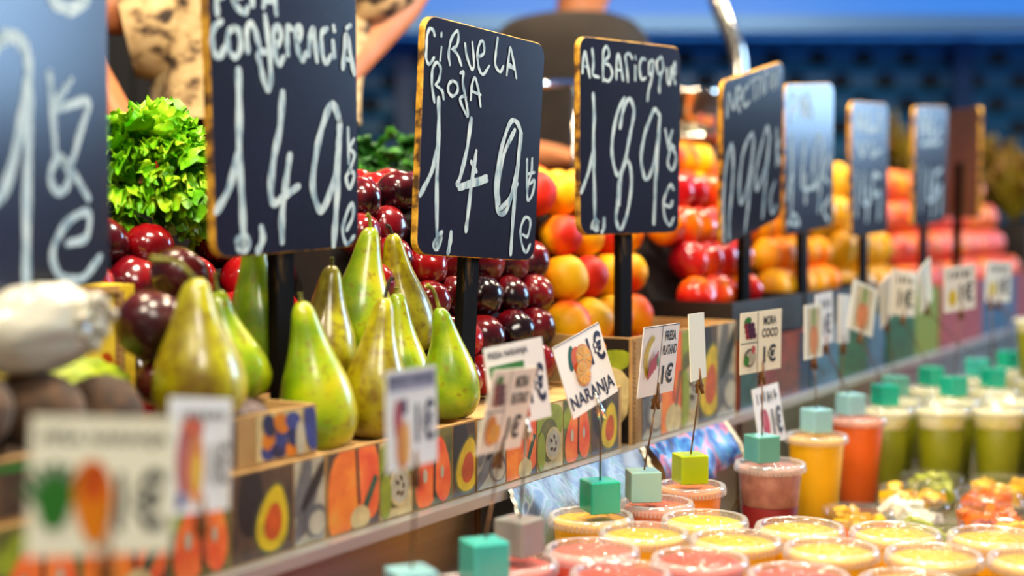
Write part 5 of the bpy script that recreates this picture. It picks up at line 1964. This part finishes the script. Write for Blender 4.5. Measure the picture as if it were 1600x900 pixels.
f1 = Vector((-0.75, -0.65, 0))
j1 = {'pelvis': (q(410, 330), (0.15, 0.11)), 'waist': (q(405, 215), (0.125, 0.095)), 'chest': (q(415, 60), (0.155, 0.11)), 'neck': (q(420, -95), 0.052), 'head': (q(418, -195), (0.082, 0.09)), 'crown': (q(420, -250), (0.07, 0.08)),
      'sh_a': (q(290, 0), 0.058), 'el_a': (q(78, 22, 2.40), 0.047), 'wr_a': (q(186, 192, 2.22), 0.031),
      'sh_b': (q(545, -30), 0.058), 'el_b': (q(668, -45, 2.62), 0.048), 'wr_b': (q(520, 130, 2.42), 0.033)}
j1.update(legs(j1['pelvis'][0], f1))
p1 = person('seller in a cream floral blouse and black apron reaching toward the lettuce', j1, [], f1, (30, 20, 16))
cloth_part(p1, 'blouse', m_blouse, [(q(420, -88), .062, .062), (q(420, -70), .09, .08), (q(416, -40), .16, .10), (q(412, 0), .195, .125), (q(408, 70), .185, .13), (q(405, 140), .180, .14), (q(400, 192), .185, .15)],
           [([q(330, 30), q(285, 42), q(235, 48, 2.45), q(196, 55, 2.44)], [.10, .105, .092, .074]), ([q(520, -10), q(560, -28), q(600, -34, 2.54)], [.085, .08, .075])])
cloth_part(p1, 'apron', m_apron, [(q(404, 180), .165, .125), (q(408, 260), .165, .13), (q(410, 420), .185, .14), (q(410, 640), .19, .14)], [], 0.03)

D2 = 3.47
q2 = lambda x, y, d=D2: at_d(x, y, d)
f2 = Vector((0.25, -0.97, 0))
j2 = {'pelvis': (q2(890, 345), (0.15, 0.11)), 'waist': (q2(888, 260), (0.125, 0.10)), 'chest': (q2(890, 130), (0.14, 0.10)), 'neck': (q2(905, 20), 0.055), 'head': (q2(922, -48), (0.082, 0.09)), 'crown': (q2(922, -95), (0.07, 0.08)),
      'sh_a': (q2(800, 95), 0.05), 'el_a': (q2(772, 235, 3.40), 0.045), 'wr_a': (q2(868, 246, 3.26), 0.032),
      'sh_b': (q2(985, 100), 0.05), 'el_b': (q2(1020, 235, 3.47), 0.045), 'wr_b': (q2(1000, 262, 3.28), 0.032)}
j2.update(legs(j2['pelvis'][0], f2))
p2 = person('seller in a charcoal tee standing behind the apricots', j2, [], f2, (26, 18, 14))
cloth_part(p2, 'tee_shirt', m_tee, [(q2(904, 26), .066, .07), (q2(899, 24), .10, .09), (q2(892, 36), .155, .11), (q2(890, 75), .195, .13), (q2(890, 140), .19, .135), (q2(890, 260), .175, .135), (q2(890, 380), .18, .14)],
           [([q2(830, 85), q2(800, 110), q2(785, 160, 3.44)], [.08, .078, .07]), ([q2(950, 85), q2(985, 110), q2(1000, 160)], [.08, .078, .07])])
cloth_part(p2, 'trousers', m_trou, [(q2(890, 365), .168, .13), (q2(890, 460), .17, .13), (q2(890, 620), .15, .11), (q2(890, 900), .135, .10)], [], 0.03)
cabinet = empty('added_dark_cabinet', at_d(215, 335, 3.3))  # added cabinet, there to darken the background beside the seller
cabinet.location.z = 0.0
cabinet.rotation_euler = (0, 0, AZ - PI / 2)
tag(cabinet, 'black cabinet added to darken the gap behind the seller in the floral blouse', 'cabinet')
mk = mat('black_cabinet', (14, 12, 14), 0.5)
MB().bbox(-0.26, 0.26, 0, 0.4, 0, 1.62).build('body', mk, cabinet)
for sx in (-0.131, 0.131):
    d_ = MB().bbox(sx - 0.126, sx + 0.126, -0.018, -0.001, 0.06, 1.58).build('door', mk, cabinet)
    MB().bbox(sx * 0.15 - 0.005, sx * 0.15 + 0.005, -0.03, -0.018, 0.9, 1.05).build('handle', M['chrome'], d_)

# ================================================================== SELLER'S SIDE: STEEL SCALE, BOWL, CURVED PIPE, BACK COUNTER
bc = empty('back_counter', (2.9, 1.37, Z_LEDGE))
tag(bc, 'narrow wooden work counter with a steel rail behind the apricots', 'counter')
part(MB().bbox(2.12, 5.0, 1.292, 1.45, Z_LEDGE + .001, 1.06), 'cabinet', noisy('orange_brown_wood', [(0.3, (136, 78, 24)), (0.7, (186, 116, 40))], 8, rough=0.5, stretch=(1, 1, 6)), bc)
part(MB().bbox(2.10, 5.02, 1.289, 1.455, 1.06, 1.075), 'top', mat('counter_wood_top', (170, 104, 34), 0.4), bc)
ra = at_d(835, 132, 3.0)
part(MB().tube([at(790, 131, 1.40), at(905, 131, 1.40)], 0.009, 12), 'rail', M['chrome'], bc)
for px in (800, 898):
    p = at(px, 131, 1.40)
    part(MB().tube([p, Vector((p.x, p.y, 1.07))], 0.006, 8), 'rail_post', M['chrome'], bc)

sc0 = at(1078, 232, 1.385)
scale = empty('weighing_scale', (sc0.x, sc0.y, 1.0765))
tag(scale, 'chrome weighing scale with a round pan and deep steel bowl behind the nectarine sign', 'scale')
zt = sc0.z
part(MB().bbox(sc0.x - .09, sc0.x + .09, sc0.y - .06, sc0.y + .06, 1.0765, 1.0765 + 0.11), 'housing', mat('scale_housing', (214, 120, 40), 0.4), scale)
part(MB().lathe([(0, 0), (0.02, 0), (0.02, max(0.02, zt - 1.1865)), (0, max(0.02, zt - 1.1865))], 16, c=(sc0.x, sc0.y, 1.1865)), 'pillar', M['chrome'], scale)
part(MB().lathe([(0, 0), (0.06, 0.003), (0.094, 0.020), (0.100, 0.030), (0.104, 0.031), (0.097, 0.016), (0.06, -0.001), (0, -0.003)], 40, c=(sc0.x, sc0.y, zt)), 'pan', M['chrome'], scale)
bowl = MB().lathe([(0.0, 0.0), (0.03, 0.002), (0.052, 0.03), (0.060, 0.075), (0.062, 0.125), (0.066, 0.130), (0.070, 0.128), (0.066, 0.12), (0.064, 0.075), (0.055, 0.028), (0.032, -0.001), (0, -0.003)], 40).build('steel_bowl', M['chrome'])
bowl.location = (sc0.x, sc0.y, zt + 0.006)
tag(bowl, 'deep polished steel bowl standing on the scale pan', 'bowl')
pa = [at_d(1112, -40, 3.5), at_d(1122, 5, 3.5), at_d(1140, 50, 3.5), at_d(1152, 85, 3.5), at_d(1154, 130, 3.5), at_d(1152, 240, 3.5)]
pz = pa[-1]
pipe = empty('curved_pipe', (pz.x, pz.y, 1.08))
tag(pipe, 'bent chrome pipe rising behind the nectarine sign', 'pipe')
part(MB().tube(smooth_line(pa + [Vector((pz.x, pz.y, 1.08))], 8), 0.021, 16), 'tube', M['chrome'], pipe)
part(MB().lathe([(0, 0), (0.04, 0), (0.04, 0.008), (0.02, 0.014), (0, 0.014)], 24, c=(pz.x, pz.y, 1.0765)), 'foot', M['chrome'], pipe)

# far end foliage
m_fol = noisy('dry_brown_green_leaf', [(0.3, (120, 56, 20)), (0.5, (150, 140, 20)), (0.7, (200, 160, 50))], 12, 3, rough=0.6)
lvf = [leaf_mesh('leaf', 0.16, 0.035, 0.9 + 0.3 * k, k + 20, m_fol, 0.6, 14, 8, lift=1.0) for k in range(3)]
for px, py, Y, lab in ((1578, 345, 1.02, 'dry brown green leafy bunch at the far end of the peaches'), (1414, 300, 1.37, 'dry leafy bunch behind the mangoes'), (1553, 330, 1.13, 'tall dry leafy bunch behind the turned sign')):
    root = empty('leafy_bunch', at(px, py, Y))
    tag(root, lab, 'leaves', 'dry leafy bunches')
    for k in range(34):
        link_mesh('leaf', lvf[k % 3], root, (0, 0, 0.003 * (k % 7)), (rnd.uniform(-.4, .4), rnd.uniform(-1.5, 0.2), 2.4 * k), rnd.uniform(.8, 1.5))

for x0_, x1_, y0_, y1_, z0_, z1_, lab in ((4.62, 4.88, 0.93, 1.25, 0.9352, 1.12, 'black crate under the leafy bunches at the far end'), (4.6, 4.95, 1.30, 1.44, 1.0755, 1.21, 'black crate on the back counter under a leafy bunch')):
    root = empty('black_crate', ((x0_ + x1_) / 2, (y0_ + y1_) / 2, z0_))
    tag(root, lab, 'crate')
    part(MB().bbox(x0_, x1_, y0_, y1_, z0_, z1_ - 0.012), 'body', M['blackplastic'], root)
    part(MB().bbox(x0_ - .004, x1_ + .004, y0_ - .004, y1_ + .004, z1_ - 0.012, z1_), 'rim', M['blackplastic'], root)


# ================================================================== SETTLE THE ROUND FRUIT
# push round fruit that sank into a neighbour, a pear or a sign stick apart until they just touch
ROUND = ('plum', 'apricot', 'nectarine', 'peach', 'mango', 'kiwi', 'passion_fruit')
balls = []
for o in COL.objects:
    if o.type == 'MESH' and o.parent is None and o.name.split('.')[0] in ROUND:
        co = [v.co.length for v in o.data.vertices]
        if o.name.startswith('kiwi'):
            co = [0.031]                                  # short radius, they lie along the box
        balls.append([o, o.location.copy(), o.location.copy(), 0.97 * sum(sorted(co)[-max(1, len(co) // 3):]) / max(1, len(co) // 3) * o.scale.x])
le, cu_ = bpy.data.objects['lettuce'].location, bpy.data.objects['custard_apple'].location
PEARS += [(le + Vector((0, 0, 0.0)), 0.080), (cu_ - Vector((0.03, 0, 0)), 0.034), (cu_, 0.038), (cu_ + Vector((0.03, 0, 0)), 0.034)]
balls.sort(key=lambda b: b[1].x)
pairs = []
for i, a_ in enumerate(balls):
    for j in range(i + 1, len(balls)):
        b_ = balls[j]
        if b_[1].x - a_[1].x > 0.14:
            break
        if (b_[1] - a_[1]).length < a_[3] + b_[3] + 0.02:
            pairs.append((i, j))
for it in range(60):
    for i, j in pairs:
        v = balls[j][1] - balls[i][1]
        d_ = v.length
        lack = 0.985 * (balls[i][3] + balls[j][3]) - d_
        if lack > 0:
            v = v / d_ * lack * 0.5
            balls[i][1] -= v
            balls[j][1] += v
    for b_ in balls:
        p, r_ = b_[1], b_[3]
        for c_, pr in PEARS:
            v = p - c_
            lack = 0.97 * (r_ + pr) - v.length
            if lack > 0 and not b_[0].name.startswith(('kiwi', 'passion')):
                b_[1] = p = p + v.normalized() * lack
        for s0, s1 in STICKS:
            ax = s1 - s0
            t = max(0.0, min(1.0, (p - s0).dot(ax) / ax.length_squared))
            v = p - (s0 + ax * t)
            lack = r_ + 0.010 - v.length
            if lack > 0:
                v.z = 0
                v.y = abs(v.y) + 0.01                     # fruit lies behind the stick
                b_[1] = p = p + v.normalized() * lack
        b_[1].z = max(b_[1].z, b_[2].z - 0.004)
        b_[1].y = max(b_[1].y, b_[2].y - 0.010)
        if b_[0].name.split('.')[0] in ('kiwi', 'passion_fruit'):     # between the walls of their box
            b_[1].y = max(0.871 + r_ * 0.9, min(0.945 - r_ * 0.9, b_[1].y))
for b_ in balls:
    b_[0].location = b_[1]
print('settled: largest move', max((b_[1] - b_[2]).length for b_ in balls))
